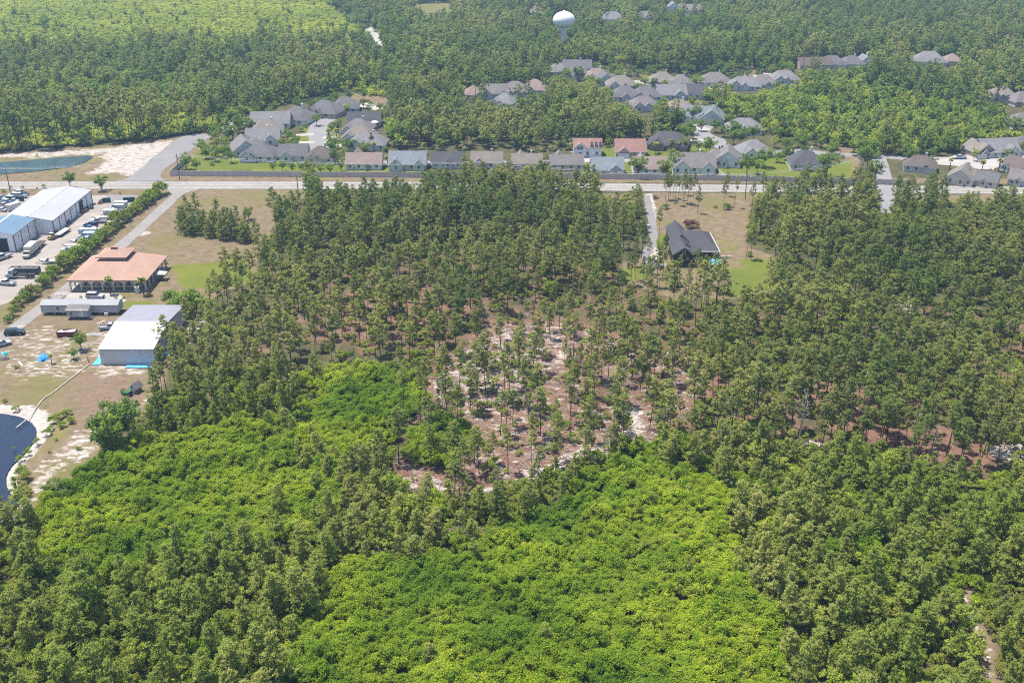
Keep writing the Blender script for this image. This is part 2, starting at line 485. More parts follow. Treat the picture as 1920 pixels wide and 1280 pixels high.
def build_ground():
    xs = spaced([(-5000, -800, 600), (-800, -480, 10), (-480, -260, 4.0), (-260, -150, 1.8), (-150, 150, 1.35), (150, 260, 2.2), (260, 480, 5), (480, 800, 12), (800, 5000, 600)])
    ys = spaced([(-600, 90, 60), (90, 300, 1.35), (300, 450, 1.8), (450, 700, 4), (700, 1100, 8), (1100, 1700, 40), (1700, 9000, 700)])
    X, Y = np.meshgrid(xs, ys)
    x, y = X.ravel(), Y.ravel()
    W = np.zeros((len(x), 5))
    n1 = fbm(x, y, 14, 3)
    n2 = fbm(x, y, 5, 9)
    for ch, pts, soft, amp, st in COVER:
        pw = poly_w(pts)
        m = (x > pw[:, 0].min() - 15) & (x < pw[:, 0].max() + 15) & (y > pw[:, 1].min() - 15) & (y < pw[:, 1].max() + 15)
        if not m.any():
            continue
        d = sdist(x[m], y[m], pw) + amp * (.6 * n1[m] + .6 * n2[m])
        w = np.clip(d / soft * .5 + .5, 0, 1)
        w = w * w * (3 - 2 * w) * st
        W[m, ch] = np.maximum(W[m, ch], w)
    z = np.zeros_like(x)
    near = (np.abs(x) < 300) & (y > 80) & (y < 460)
    z[near] = .22 * fbm(x[near], y[near], 9, 21) * np.clip(W[near, 1], 0, 1)
    pw = poly_w(POND)
    m = (x > -150) & (x < -60) & (y > 150) & (y < 260)
    d = sdist(x[m], y[m], pw)
    z[m] -= np.clip((d + 5) / 6, 0, 1) * .75
    pw = poly_w(POND2)
    m = (x < -100) & (y > 415) & (y < 460)
    d = sdist(x[m], y[m], pw)
    z[m] -= np.clip((d + 4) / 5, 0, 1) * .75
    nx, ny = len(xs), len(ys)
    me = bpy.data.meshes.new("ground")
    co = np.column_stack([x, y, z]).astype(np.float32)
    i = (np.arange(ny - 1)[:, None] * nx + np.arange(nx - 1)[None, :]).ravel()
    q = np.column_stack([i, i + 1, i + nx + 1, i + nx]).astype(np.int32)
    me.vertices.add(len(co)); me.vertices.foreach_set("co", co.ravel())
    me.loops.add(q.size); me.loops.foreach_set("vertex_index", q.ravel())
    me.polygons.add(len(q)); me.polygons.foreach_set("loop_start", np.arange(0, q.size, 4, dtype=np.int32))
    me.update()
    for k, nm in enumerate(("sand", "needle", "dry", "lawn", "earth")):
        a = me.attributes.new(nm, 'FLOAT', 'POINT')
        a.data.foreach_set("value", W[:, k].astype(np.float32))
    m, nt, out = new_mat("ground_cover")
    geo = N(nt, "ShaderNodeNewGeometry")
    P = geo.outputs["Position"]
    fine = noise(nt, P, .9, 5, .65)
    mid = noise(nt, P, .22, 4)
    big = noise(nt, P, .05, 3)
    streak = noise(nt, scale_vec(nt, P, (.30, .62, 1), math.radians(35)), 1.0, 6, .72)

    def ch(nm, nz, lo, hi, amt=.9):
        at = N(nt, "ShaderNodeAttribute", attribute_name=nm)
        v = math_n(nt, 'ADD', at.outputs["Fac"], math_n(nt, 'MULTIPLY', math_n(nt, 'SUBTRACT', nz, .5), amt))
        return maprange(nt, v, lo, hi)
    c = mixc(nt, maprange(nt, mid, .3, .7), (0.041, 0.043, 0.020), (0.078, 0.070, 0.037))
    c = mixc(nt, ch("needle", mid, .40, .70, 1.3), c, mixc(nt, maprange(nt, fine, .32, .68), (.085, .047, .033), (.158, .096, .068)))
    c = mixc(nt, ch("dry", mid, .35, .65, .6), c, mixc(nt, maprange(nt, noise(nt, P, .35, 5, .7), .3, .7), (.088, .066, .040), (.160, .124, .080)))
    dg = math_n(nt, 'MULTIPLY', ch("dry", mid, .4, .8, .6), maprange(nt, noise(nt, P, .045, 3), .5, .66))
    c = mixc(nt, math_n(nt, 'MULTIPLY', dg, .65), c, (.100, .096, .032))
    c = mixc(nt, math_n(nt, 'MULTIPLY', ch("dry", fine, .6, 1.3, 1.2), maprange(nt, noise(nt, P, 2.2, 3, .7), .5, .75, 0, .45)), c, (0.098, 0.082, 0.045))
    c = mixc(nt, ch("earth", mid, .40, .80, .9), c, mixc(nt, maprange(nt, fine, .3, .7), (.092, .060, .043), (.165, .120, .092)))
    c = mixc(nt, ch("lawn", mid, .35, .75, .7), c, mixc(nt, maprange(nt, big, .35, .65), (.078, .098, .018), (.118, .118, .025)))
    c = mixc(nt, math_n(nt, 'MULTIPLY', ch("lawn", fine, .5, 1.2, 1.2), .5), c, (.060, .085, .018))
    c = mixc(nt, ch("sand", streak, .50, .72, 2.1), c, mixc(nt, maprange(nt, fine, .3, .7), (.195, .166, .142), (.345, .320, .295)))
    litter = maprange(nt, noise(nt, P, 1.7, 4, .7), .58, .70, 0, .55)
    at = N(nt, "ShaderNodeAttribute", attribute_name="needle")
    c = mixc(nt, math_n(nt, 'MULTIPLY', litter, at.outputs["Fac"]), c, (0.070, 0.043, 0.030))
    b = N(nt, "ShaderNodeBsdfDiffuse")
    nt.links.new(c, b.inputs[0])
    bp = N(nt, "ShaderNodeBump")
    bp.inputs["Strength"].default_value = .6
    bp.inputs["Distance"].default_value = .25
    nt.links.new(fine, bp.inputs["Height"])
    nt.links.new(bp.outputs[0], b.inputs["Normal"])
    nt.links.new(b.outputs[0], out.inputs[0])
    me.materials.append(m)
    tag(obj("ground", me), kind='structure')


build_ground()


def jag(pts, amp, step, seed):
    """outline with small irregularities"""
    r = random.Random(seed)
    out = []
    n = len(pts)
    for i in range(n):
        a, b = pts[i], pts[(i + 1) % n]
        L = math.hypot(b[0] - a[0], b[1] - a[1])
        k = max(1, int(L / step))
        for j in range(k):
            t = j / k
            out.append((a[0] + (b[0] - a[0]) * t + r.uniform(-amp, amp), a[1] + (b[1] - a[1]) * t + r.uniform(-amp, amp)))
    return out


def sheet(name, pts, z, m, amp=.15, step=3.0, seed=1):
    from mathutils.geometry import tessellate_polygon
    p = jag(pts, amp, step, seed)
    tri = tessellate_polygon([[Vector((x, y, 0)) for x, y in p]])
    me = bpy.data.meshes.new(name)
    fs = []
    for t in tri:
        a, b, c = (Vector(p[k]) for k in t)
        up = (b - a).cross(c - a) if False else (b.x - a.x) * (c.y - a.y) - (b.y - a.y) * (c.x - a.x)
        fs.append(t if up > 0 else (t[0], t[2], t[1]))
    me.from_pydata([(x, y, z) for x, y in p], [], fs)
    me.materials.append(m)
    return tag(obj(name, me), kind='structure')


def strip(name, line, w, z, m, seed=1, amp=.1):
    """road strip along a world polyline; w is one width or a list"""
    L, R = [], []
    for i, p in enumerate(line):
        a = line[max(0, i - 1)]; b = line[min(len(line) - 1, i + 1)]
        dx, dy = b[0] - a[0], b[1] - a[1]
        d = math.hypot(dx, dy)
        h = (w[i] if isinstance(w, (list, tuple)) else w) / 2
        L.append((p[0] - dy / d * h, p[1] + dx / d * h)); R.append((p[0] + dy / d * h, p[1] - dx / d * h))
    return sheet(name, R + L[::-1], z, m, amp, 4.0, seed)


def smooth_line(pts, k=5):
    out = []
    for i in range(len(pts) - 1):
        p0, p1, p2, p3 = (pts[max(0, min(len(pts) - 1, i + q))] for q in (-1, 0, 1, 2))
        for j in range(k):
            t = j / k
            out.append(tuple(.5 * ((2 * p1[a]) + (-p0[a] + p2[a]) * t + (2 * p0[a] - 5 * p1[a] + 4 * p2[a] - p3[a]) * t * t + (-p0[a] + 3 * p1[a] - 3 * p2[a] + p3[a]) * t ** 3) for a in (0, 1)))
    return out + [pts[-1]]


M_ASPH = mat("worn_asphalt", (.250, .230, .216), .95, .12, .25, var2=.12, sc2=.03)
M_STREET = mat("pale_street", (.225, .217, .218), .95, .08, .3, var2=.1)
M_CONC = mat("concrete", (.36, .335, .31), .9, .10, .35, var2=.15, sc2=.1)
M_LOT = mat("dusty_lot", (.305, .268, .238), .95, .12, .2, var2=.16, sc2=.06)
M_GRAV = mat("gravel_drive", (.245, .228, .213), .95, .16, .7, var2=.15, sc2=.12)
M_NEWROAD = mat("crushed_stone", (.205, .197, .196), .95, .09, .4, var2=.12, sc2=.05)


def water(name, col, rough, bump):
    m, nt, out = new_mat(name)
    b = N(nt, "ShaderNodeBsdfPrincipled")
    b.inputs["Base Color"].default_value = (*col, 1)
    b.inputs["Roughness"].default_value = rough
    b.inputs["IOR"].default_value = 1.33
    geo = N(nt, "ShaderNodeNewGeometry")
    bp = N(nt, "ShaderNodeBump")
    bp.inputs["Strength"].default_value = bump
    bp.inputs["Distance"].default_value = .12
    nt.links.new(noise(nt, geo.outputs["Position"], 1.6, 4, .6), bp.inputs["Height"])
    nt.links.new(bp.outputs[0], b.inputs["Normal"])
    nt.links.new(b.outputs[0], out.inputs[0])
    return m


sheet("pond_water", [G(*p) for p in smooth_line(POND, 4)], -.35, water("dark_pond_water", (.010, .017, .032), .12, .5), .12, 1.5)
sheet("basin_water", [G(*p) for p in POND2], -.35, water("basin_water_surface", (.035, .060, .070), .15, .5), .12, 2)
strip("road", [(-420, 406.5), (-209, 406), (-100, 406), (0, 405), (73, 402), (160, 400), (320, 396)], 10.5, .05, M_ASPH, 2, .12)
M_YEL = mat("faded_yellow_line", (.55, .45, .22), .9, .25, .5)
M_WHL = mat("faded_white_line", (.70, .69, .66), .9, .25, .5)
RD = [(-420, 406.5), (-209, 406), (-100, 406), (0, 405), (73, 402), (160, 400), (320, 396)]
for k, (off, m_) in enumerate([(-.17, M_YEL), (.17, M_YEL), (-3.5, M_WHL), (3.5, M_WHL)]):
    strip("road_marking", [(x, y + off) for x, y in RD], .16, .056, m_, 60 + k, .01)
DRIVE = [(-131.5, 401.5), (-131.0, 396), (-131.6, 375), (-132.5, 343), (-135, 310), (-137.3, 287.6), (-140, 264.4), (-142.5, 245)]
strip("driveway", smooth_line(DRIVE, 4), 4.6, .062, M_GRAV, 3, .35)
sheet("driveway_apron", [(-138, 401.8), (-134.0, 394.5), (-128.6, 394.5), (-123, 401.8)], .068, M_GRAV, .1, 3)
sheet("yard_lot", [(-230, 392), (-146, 392), (-142, 386), (-143.5, 345), (-146, 318), (-147.5, 297), (-150, 284), (-156, 276), (-230, 270)], .040, M_LOT, .5, 3, 5)
sheet("parking_lot", [(-158, 393.2), (-147.0, 392.6), (-143.2, 389), (-143.2, 381.5), (-158, 382.5)], .046, M_NEWROAD, .3, 3, 6)
NEWR = [(-156, 411.8), (-151, 421), (-150, 440), (-153, 462), (-157, 485), (-160, 500)]
strip("new_road", smooth_line([G(265, 340), G(285, 318), G(318, 292), G(345, 270), G(378, 252)], 4), [22, 15, 12, 11.5, 11.5, 11.5, 12, 12, 12, 12, 13, 13, 13, 14, 14, 14, 14], .056, M_NEWROAD, 7, .5)
sheet("patio_slab", [G(120, 561), G(132, 549), G(222, 550), G(238, 562), G(232, 567)], .05, M_CONC, .15, 3)
# subdivision streets
strip("cul_de_sac_street", smooth_line([G(600, 303), G(600, 285), G(598, 262), G(594, 246), G(603, 231), G(625, 219), G(655, 208)], 4), 9.0, .05, M_STREET, 8, .08)
strip("back_street", [G(560, 305), G(700, 305), G(900, 306), G(1100, 302), G(1230, 300)], 6.0, .055, M_STREET, 9, .08)
strip("lane_street", smooth_line([G(1335, 228), G(1322, 240), G(1316, 250), G(1330, 262), G(1352, 275), G(1400, 288)], 4), [7] * 8 + [8, 9, 10, 12, 14, 14, 12, 10, 8, 7, 7, 7, 7], .05, M_STREET, 10, .1)
strip("side_street", smooth_line([G(1440, 290), G(1500, 283), G(1560, 290), G(1640, 292), G(1720, 300)], 4), 6.5, .05, M_STREET, 11, .1)
strip("side_lane", smooth_line([G(1648, 296), G(1655, 320), G(1660, 345), G(1666, 400)], 4), 6.0, .058, M_STREET, 12, .1)
sheet("turning_circle", [G(*p) for p in smooth_line([(1745, 296), (1790, 293), (1850, 289), (1920, 288), (1990, 292), (1960, 305), (1890, 310), (1850, 318), (1800, 312), (1745, 308)], 3)], .05, M_CONC, .2, 3)
strip("upper_street", smooth_line([G(1100, 152), G(1190, 154), G(1228, 158), G(1262, 160), G(1330, 164), G(1400, 168)], 3), 9.0, .05, M_CONC, 13, .1)
strip("upper_drive", [G(1398, 160), G(1410, 148), G(1440, 138)], 8.0, .06, M_CONC, 14, .1)
strip("yard_drive", smooth_line([G(1212, 366), G(1216, 385), G(1221, 410), G(1225, 432), G(1224, 452), G(1212, 478), G(1215, 494), G(1250, 496)], 4), 2.8, .05, M_NEWROAD, 15, .3)
strip("sand_track", smooth_line([G(688, 52), G(703, 62), G(712, 72), G(720, 86)], 4), 9.0, .05, M_CONC, 16, 1.0)
for k, (a, b, w) in enumerate([((555, 254), (588, 252), 4.5), ((553, 268), (590, 267), 4.5), ((612, 251), (640, 250), 4), ((606, 274), (655, 272), 4.5), ((605, 258), (632, 259), 3.6), ((634, 203), (700, 196), 7), ((1090, 285), (1110, 303), 7),
                               ((1170, 286), (1192, 303), 7), ((1292, 265), (1318, 262), 4), ((655, 190), (712, 205), 7), ((1282, 225), (1325, 245), 5), ((1845, 285), (1880, 292), 7), ((1205, 326), (1240, 327), 4)]):
    strip("house_driveway", [G(*a), G(*b)], w, .064 + .003 * (k % 3), M_CONC, 20 + k, .08)


# ------------------------------------------------------------------ plants
def rand_dirs(n, r):
    v = r.normal(size=(n, 3))
    return v / np.linalg.norm(v, axis=1)[:, None]


def leaf_clumps(centers, radii, per, size, r, flat=.75, up=.75, tints=None, wf=1.0, lf=(.5, 1.0), rand=.55):
    """small leaf faces spread through clumps; each faces roughly away from its clump's middle"""
    V, T = [], []
    for i, (c, rad) in enumerate(zip(centers, radii)):
        n = max(4, int(per * (rad ** 2 if per > 0 else 1)))
        d = rand_dirs(n, r)
        d[:, 2] = d[:, 2] * .85 + .18
        rr = rad * r.random(n) ** .45
        p = np.asarray(c) + d * rr[:, None] * np.array([1, 1, flat])
        nrm = d * .9 + r.normal(size=(n, 3)) * rand + np.array([0, 0, up])
        nrm /= np.linalg.norm(nrm, axis=1)[:, None]
        a = np.cross(nrm, r.normal(size=(n, 3)))
        a /= np.linalg.norm(a, axis=1)[:, None] + 1e-9
        b = np.cross(nrm, a)
        s = size * r.uniform(.6, 1.35, n)[:, None]
        tri = np.stack([p - a * s * .5 * wf, p + a * s * .5 * wf, p + b * s * r.uniform(lf[0], lf[1], n)[:, None] + a * s * r.uniform(-.4, .4, n)[:, None] * wf], 1)
        V.append(tri.reshape(-1, 3))
        t0 = tints[i] if tints is not None else r.random()
        T.append(np.clip(t0 + r.normal(0, .16, n), 0, 1))
    return np.concatenate(V), np.concatenate(T)


def tri_mesh(name, V, T, m, extra=None, extra_mat=None):
    """triangles V with a per-face tint, optionally joined with an MB (wood) as a second material"""
    n = len(V) // 3
    me = bpy.data.meshes.new(name)
    ev = np.array(extra.v, float) if extra else np.zeros((0, 3))
    co = np.concatenate([V, ev]) if len(ev) else V
    me.vertices.add(len(co)); me.vertices.foreach_set("co", co.astype(np.float32).ravel())
    loops = list(range(3 * n)); starts = list(range(0, 3 * n, 3))
    if extra:
        for f in extra.f:
            starts.append(len(loops)); loops += [i + 3 * n for i in f]
    me.loops.add(len(loops)); me.loops.foreach_set("vertex_index", np.array(loops, np.int32))
    me.polygons.add(len(starts)); me.polygons.foreach_set("loop_start", np.array(starts, np.int32))
    me.materials.append(m)
    tt = np.zeros(len(starts), np.float32); tt[:n] = T
    if extra:
        me.materials.append(extra_mat)
        mi = np.zeros(len(starts), np.int32); mi[n:] = 1
        me.polygons.foreach_set("material_index", mi)
    me.update(calc_edges=True)
    a = me.attributes.new("tint", 'FLOAT', 'FACE')
    a.data.foreach_set("value", tt)
    return me


def pine_parts(seed, h, clear, rad, nb, per, size, conic=.35, rb=.16, far=False):
    """trunk and branches as wood, needle clumps at the branch ends"""
    r = np.random.default_rng(seed)
    wood = MB()
    bend = r.normal(0, .018, 2)
    kink = r.normal(0, .25, 2)

    def axis(z):
        t = z / h
        return np.array([bend[0] * z + kink[0] * math.sin(t * 3.1), bend[1] * z + kink[1] * math.sin(t * 2.6), z])
    steps = 4 if far else 7
    for i in range(steps):
        a, b = axis(h * .97 * i / steps), axis(h * .97 * (i + 1) / steps)
        wood.tube(a, b, rb * (1 - .86 * i / steps), rb * (1 - .86 * (i + 1) / steps), 4 if far else 6, cap=False)
    C, R, TT = [], [], []
    lop = r.uniform(0, 2 * math.pi)
    for k in range(nb):
        t = (k + r.random()) / nb
        z = h * (clear + (1 - clear) * t * .97)
        prof = (1 - t) ** (.55 + conic) * (1 - (1 - min(1, t / .22)) ** 2 * .55) * 1.25 + .12
        ang = k * 2.39996 + r.normal(0, .5)
        L = rad * min(1.05, prof) * r.uniform(.42, 1.18) * (1 + .22 * math.cos(ang - lop))
        p0 = axis(z)
        rise = r.uniform(.02, .42) * L * (1 if t > .3 else .5)
        p1 = p0 + np.array([math.cos(ang) * L, math.sin(ang) * L, rise])
        if not far or k % 3 == 0:
            wood.tube(p0, p1, rb * .26, rb * .08, 3, cap=False)
        ti = r.random() * .75 + .25 * t
        C.append(p1); R.append(r.uniform(.42, .72) * (rad / 2.6) ** .5); TT.append(ti)
        if L > rad * .45:
            q = p0 + (p1 - p0) * r.uniform(.5, .72) + r.normal(0, .22, 3)
            C.append(q); R.append(r.uniform(.38, .6) * (rad / 2.6) ** .5); TT.append(ti * .8)
        if L > rad * .7:
            sd = np.array([-math.sin(ang), math.cos(ang), .15]) * r.choice([-1, 1]) * L * r.uniform(.22, .4)
            C.append(p0 + (p1 - p0) * .8 + sd); R.append(r.uniform(.36, .58) * (rad / 2.6) ** .5); TT.append(ti)
    C.append(axis(h * .99)); R.append(.4); TT.append(.9)
    V, T = leaf_clumps(C, R, per, size, r, .72, .75, TT, .55 if not far else .9, (.7, 1.25) if not far else (.5, 1.1), .5 if not far else .15)
    return wood, V, T


def leaf_tree_parts(seed, h, rx, base, nc, per, size, lumps=1.0, rb=.2, far=False, tall=1.0):
    r = np.random.default_rng(seed)
    wood = MB()
    zc = base + (h - base) * .5
    top = np.array([r.normal(0, .3), r.normal(0, .3), base + (h - base) * .45])
    wood.tube((0, 0, 0), top, rb, rb * .5, 4 if far else 6, cap=False)
    C, R, TT = [], [], []
    ph = r.uniform(0, 6.28, 3)
    for k in range(nc):
        d = rand_dirs(1, r)[0]
        d[2] = d[2] * .9 + .12
        az = math.atan2(d[1], d[0])
        wob = 1 + .16 * lumps * math.sin(2 * az + ph[0]) + .12 * lumps * math.sin(3 * az + ph[1]) + .1 * math.sin(4 * d[2] + ph[2])
        rr = (r.random() ** .38) * wob
        w = 1.0 if d[2] > -.2 else .8
        p = np.array([d[0] * rx * rr * w, d[1] * rx * rr * w, zc + d[2] * (h - base) * .5 * rr])
        C.append(p); R.append(rx * r.uniform(.20, .34) / (1 if not far else .9)); TT.append(np.clip(r.random() * .7 + .25 * (d[2] > 0), 0, 1))
        if k % (6 if far else 4) == 0:
            wood.tube(top * r.uniform(.55, 1.0), p * .92 + top * .08, rb * .3, rb * .1, 3, cap=False)
    V, T = leaf_clumps(C, R, per, size, r, .8, .6, TT, rand=.45 if not far else .15)
    return wood, V, T


def shrub_parts(seed, h, rx, nc, per, size):
    r = np.random.default_rng(seed)
    wood = MB()
    for k in range(3):
        a = r.uniform(0, 6.28)
        wood.tube((0, 0, -.1), (math.cos(a) * rx * .4, math.sin(a) * rx * .4, h * .6), .05, .02, 3, cap=False)
    C, R, TT = [], [], []
    for k in range(nc):
        a = r.uniform(0, 6.28); q = r.random() ** .6
        z = h * (.28 + .62 * math.sqrt(max(0, 1 - q * q)) * r.uniform(.6, 1.1))
        C.append((math.cos(a) * rx * q, math.sin(a) * rx * q, z)); R.append(rx * r.uniform(.26, .44)); TT.append(r.random())
    V, T = leaf_clumps(C, R, per, size, r, .75, .75, TT)
    return wood, V, T


class Kind:
    """several meshes of one kind of plant: split for individuals, joined for masses"""

    def __init__(s, name, leaf_mat, makers, bark=None, crown_name="crown"):
        s.name, s.crown_name = name, crown_name
        s.parts, s.joined = [], []
        for i, mk in enumerate(makers):
            wood, V, T = mk
            s.parts.append((wood.mesh(name + "_trunk", bark or M_BARK, True), tri_mesh(name + "_" + crown_name, V, T, leaf_mat)))
            o = bpy.data.objects.new(name + "_form", tri_mesh(name + "_form", V, T, leaf_mat, wood, bark or M_BARK))
            s.joined.append(o)

    def place(s, x, y, scale, rz, var, label, cat, group=None, zs=1.0, lean=0.0, name=None, z=0.0):
        t = obj(name or s.name, None, None, (x, y, z))
        t.rotation_euler = (lean * math.cos(rz * 3), lean * math.sin(rz * 3), rz)
        t.scale = (scale, scale, scale * zs)
        tag(t, label, cat, group)
        tr, cr = s.parts[var % len(s.parts)]
        obj("trunk" if s.crown_name == "crown" else "stem", tr, t)
        obj(s.crown_name, cr, t)
        return t


K_TALL = Kind("pine_tree", M_PINE, [pine_parts(100 + i, 16 + (i % 3) * .8, [.50, .58, .44, .62, .54, .40, .66, .48][i], [2.5, 2.1, 2.8, 1.8, 2.6, 2.3, 1.6, 3.0][i], [32, 26, 36, 21, 30, 32, 17, 34][i], 108, .45, .0 + .14 * (i % 3), .17) for i in range(8)])
K_YOUNG = Kind("young_pine_tree", M_YPINE, [pine_parts(200 + i, 9.5 + (i % 3) * .7, [.14, .24, .10, .34, .2, .28, .4, .16][i], [2.4, 2.1, 2.7, 1.8, 2.5, 2.0, 1.5, 2.3][i], [40, 34, 44, 28, 38, 32, 22, 40][i], 108, .42, .10 + .2 * (i % 3), .12) for i in range(8)])
K_LEAF = Kind("shade_tree", M_LEAF, [leaf_tree_parts(300 + i, [8, 7.2, 9, 7.6][i], [3.4, 3.0, 3.6, 2.7][i], [2.0, 1.8, 2.4, 1.5][i], [46, 42, 50, 44][i], 46, .46) for i in range(4)])
K_PALE = Kind("pale_tree", M_LIGHT, [leaf_tree_parts(340 + i, [7.5, 8.5, 6.8][i], [2.7, 2.9, 2.5][i], [1.6, 2.0, 1.2][i], 40, 44, .46) for i in range(3)])
K_BUSH = Kind("bush", M_LEAF, [shrub_parts(360 + i, [2.2, 2.6, 1.9][i], [1.5, 1.7, 1.4][i], 18, 120, .32) for i in range(3)], crown_name="foliage")
K_OLIVE = Kind("roadside_bush", M_UNDER, [shrub_parts(370 + i, [2.6, 3.2, 2.2][i], [1.6, 1.8, 1.5][i], 18, 110, .34) for i in range(3)], crown_name="foliage")
K_THICK = Kind("thicket_shrub", M_BRIGHT, [shrub_parts(400 + i, [2.4, 3.0, 2.0, 2.7, 3.6, 3.2][i], [1.5, 1.8, 1.35, 1.6, 1.6, 2.0][i], [16, 20, 14, 18, 20, 24][i], 200, .25) for i in range(6)], crown_name="foliage")
K_UNDER = Kind("undergrowth", M_UNDER, [shrub_parts(420 + i, [1.3, 1.7, 2.1][i], [1.2, 1.3, 1.2][i], 12, 170, .27) for i in range(3)], crown_name="foliage")
K_FPINE = Kind("far_pine", M_PINE, [pine_parts(500 + i, 16 + i % 2, [.42, .5, .38, .45, .55][i], [2.9, 2.5, 3.2, 2.7, 2.4][i], 28, 34, .72, .05, .2, True) for i in range(5)])
K_FPOLE = Kind("edge_pine", M_PINE, [pine_parts(510 + i, 17 + i % 2, [.62, .68, .58][i], [2.5, 2.2, 2.7][i], 24, 34, .72, .05, .24, True) for i in range(3)])
K_FLEAF = Kind("far_leaf", M_LEAF, [leaf_tree_parts(520 + i, [12, 13.5, 10.5, 12.5][i], [3.7, 3.4, 4.0, 3.2][i], [2.0, 2.6, 1.5, 2.2][i], 34, 22, .8, far=True) for i in range(4)])
K_FPALE = Kind("far_pale", M_LIGHT, [leaf_tree_parts(540 + i, [9, 10, 8][i], [3.0, 2.8, 3.3][i], [.8, 1.0, .6][i], 28, 24, .75, far=True) for i in range(3)])
K_FMARSH = Kind("far_marsh", M_MARSH, [shrub_parts(560 + i, [2.6, 3.3, 2.2][i], [2.4, 2.7, 2.2][i], 14, 12, .85) for i in range(3)])


def mass(name, label, cat, kinds, pts):
    """one object of kind stuff: a plant copied to many points (x, y, scale, zscale, rot, kind index, variant)"""
    pts = np.asarray(pts, float)
    protos, off = [], []
    for k in kinds:
        off.append(len(protos)); protos += k.joined
    coll = bpy.data.collections.new(name + "_forms")
    for i, o in enumerate(protos):
        coll.objects.link(bpy.data.objects.new("%s_%03d" % (name, i), o.data))
    me = bpy.data.meshes.new(name)
    me.vertices.add(len(pts))
    me.vertices.foreach_set("co", np.column_stack([pts[:, 0], pts[:, 1], np.zeros(len(pts))]).astype(np.float32).ravel())
    a = me.attributes.new("scl", 'FLOAT_VECTOR', 'POINT')
    a.data.foreach_set("vector", np.column_stack([pts[:, 2], pts[:, 2], pts[:, 2] * pts[:, 3]]).astype(np.float32).ravel())
    a = me.attributes.new("rot", 'FLOAT_VECTOR', 'POINT')
    rr = np.random.default_rng(len(pts))
    a.data.foreach_set("vector", np.column_stack([rr.normal(0, .03, len(pts)), rr.normal(0, .03, len(pts)), pts[:, 4]]).astype(np.float32).ravel())
    a = me.attributes.new("idx", 'INT', 'POINT')
    idx = np.array([off[int(p[5])] + int(p[6]) % len(kinds[int(p[5])].joined) for p in pts], np.int32)
    a.data.foreach_set("value", idx)
    o = obj(name, me)
    tag(o, label, cat, None, 'stuff')
    ng = bpy.data.node_groups.new(name, 'GeometryNodeTree')
    ng.interface.new_socket("Geometry", in_out='INPUT', socket_type='NodeSocketGeometry')
    ng.interface.new_socket("Geometry", in_out='OUTPUT', socket_type='NodeSocketGeometry')
    gi, go = ng.nodes.new("NodeGroupInput"), ng.nodes.new("NodeGroupOutput")
    ci = ng.nodes.new("GeometryNodeCollectionInfo")
    ci.inputs["Collection"].default_value = coll
    ci.inputs["Separate Children"].default_value = True
    ci.inputs["Reset Children"].default_value = True
    ip = ng.nodes.new("GeometryNodeInstanceOnPoints")
    ip.inputs["Pick Instance"].default_value = True

    def na(nm, ty):
        n = ng.nodes.new("GeometryNodeInputNamedAttribute")
        n.data_type = ty
        n.inputs["Name"].default_value = nm
        return n.outputs["Attribute"]
    L = ng.links.new
    L(gi.outputs[0], ip.inputs["Points"]); L(ci.outputs[0], ip.inputs["Instance"])
    L(na("idx", 'INT'), ip.inputs["Instance Index"]); L(na("rot", 'FLOAT_VECTOR'), ip.inputs["Rotation"]); L(na("scl", 'FLOAT_VECTOR'), ip.inputs["Scale"])
    L(ip.outputs[0], go.inputs[0])
    md = o.modifiers.new("scatter", 'NODES')
    md.node_group = ng
    return o


def scatter(poly_px, spacing, seed, jitter=.42, world=False, warp=0.0):
    pw = np.asarray(poly_px, float) if world else poly_w(poly_px)
    r = np.random.default_rng(seed)
    xs = np.arange(pw[:, 0].min() - warp, pw[:, 0].max() + warp, spacing)
    ys = np.arange(pw[:, 1].min() - warp, pw[:, 1].max() + warp, spacing * .87)
    X, Y = np.meshgrid(xs, ys)
    X = X + (np.arange(len(ys)) % 2)[:, None] * spacing * .5
    X = X.ravel() + r.uniform(-jitter, jitter, X.size) * spacing
    Y = Y.ravel() + r.uniform(-jitter, jitter, Y.size) * spacing
    wx, wy = (warp * fbm(X, Y, 16, 91), warp * 1.3 * fbm(X, Y, 16, 95)) if warp else (0, 0)
    k = in_poly(X + wx, Y + wy, pw)
    return X[k], Y[k]


# ------------------------------------------------------------------ buildings
M_WIN = mat("window_glass", (.035, .045, .055), .12, .1, .5, spec=.6)
M_TRIM = mat("white_trim", (.74, .73, .71), .6, .05)
M_GDOOR = mat("garage_door_paint", (.70, .69, .68), .6, .05, stripe=(2, 1.8, .35))
M_INSHADE = mat("painted_interior_shade", (.03, .03, .035), .9, .1)  # near-black colour standing for the shade inside an open bay
ROOFC = {"grey": (.150, .146, .150), "dark": (.090, .090, .098), "pink": (.27, .205, .185), "red": (.30, .175, .150), "tan": (.225, .195, .170), "blue": (.205, .225, .25), "mauve": (.195, .175, .172),
         "green": (.185, .20, .185), "brown": (.145, .12, .105), "lite": (.215, .21, .215)}
WALLC = {"white": (.90, .90, .87), "sage": (.60, .64, .60), "beige": (.76, .69, .58), "grey": (.68, .68, .68), "brick": (.34, .23, .18), "blue": (.55, .62, .66), "tanb": (.55, .44, .35), "dark": (.055, .040, .036)}


def roof_mat(k):
    return mat("shingles_" + k, tuple(c * .95 for c in ROOFC[k]), .92, .16, .9, stripe=(2, 3.2, .35), var2=.14, sc2=.15, spec=.15)


def wall_mat(k):
    return mat("siding_" + k, WALLC[k], .8, .07, .8, stripe=(2, 4.0, .3))


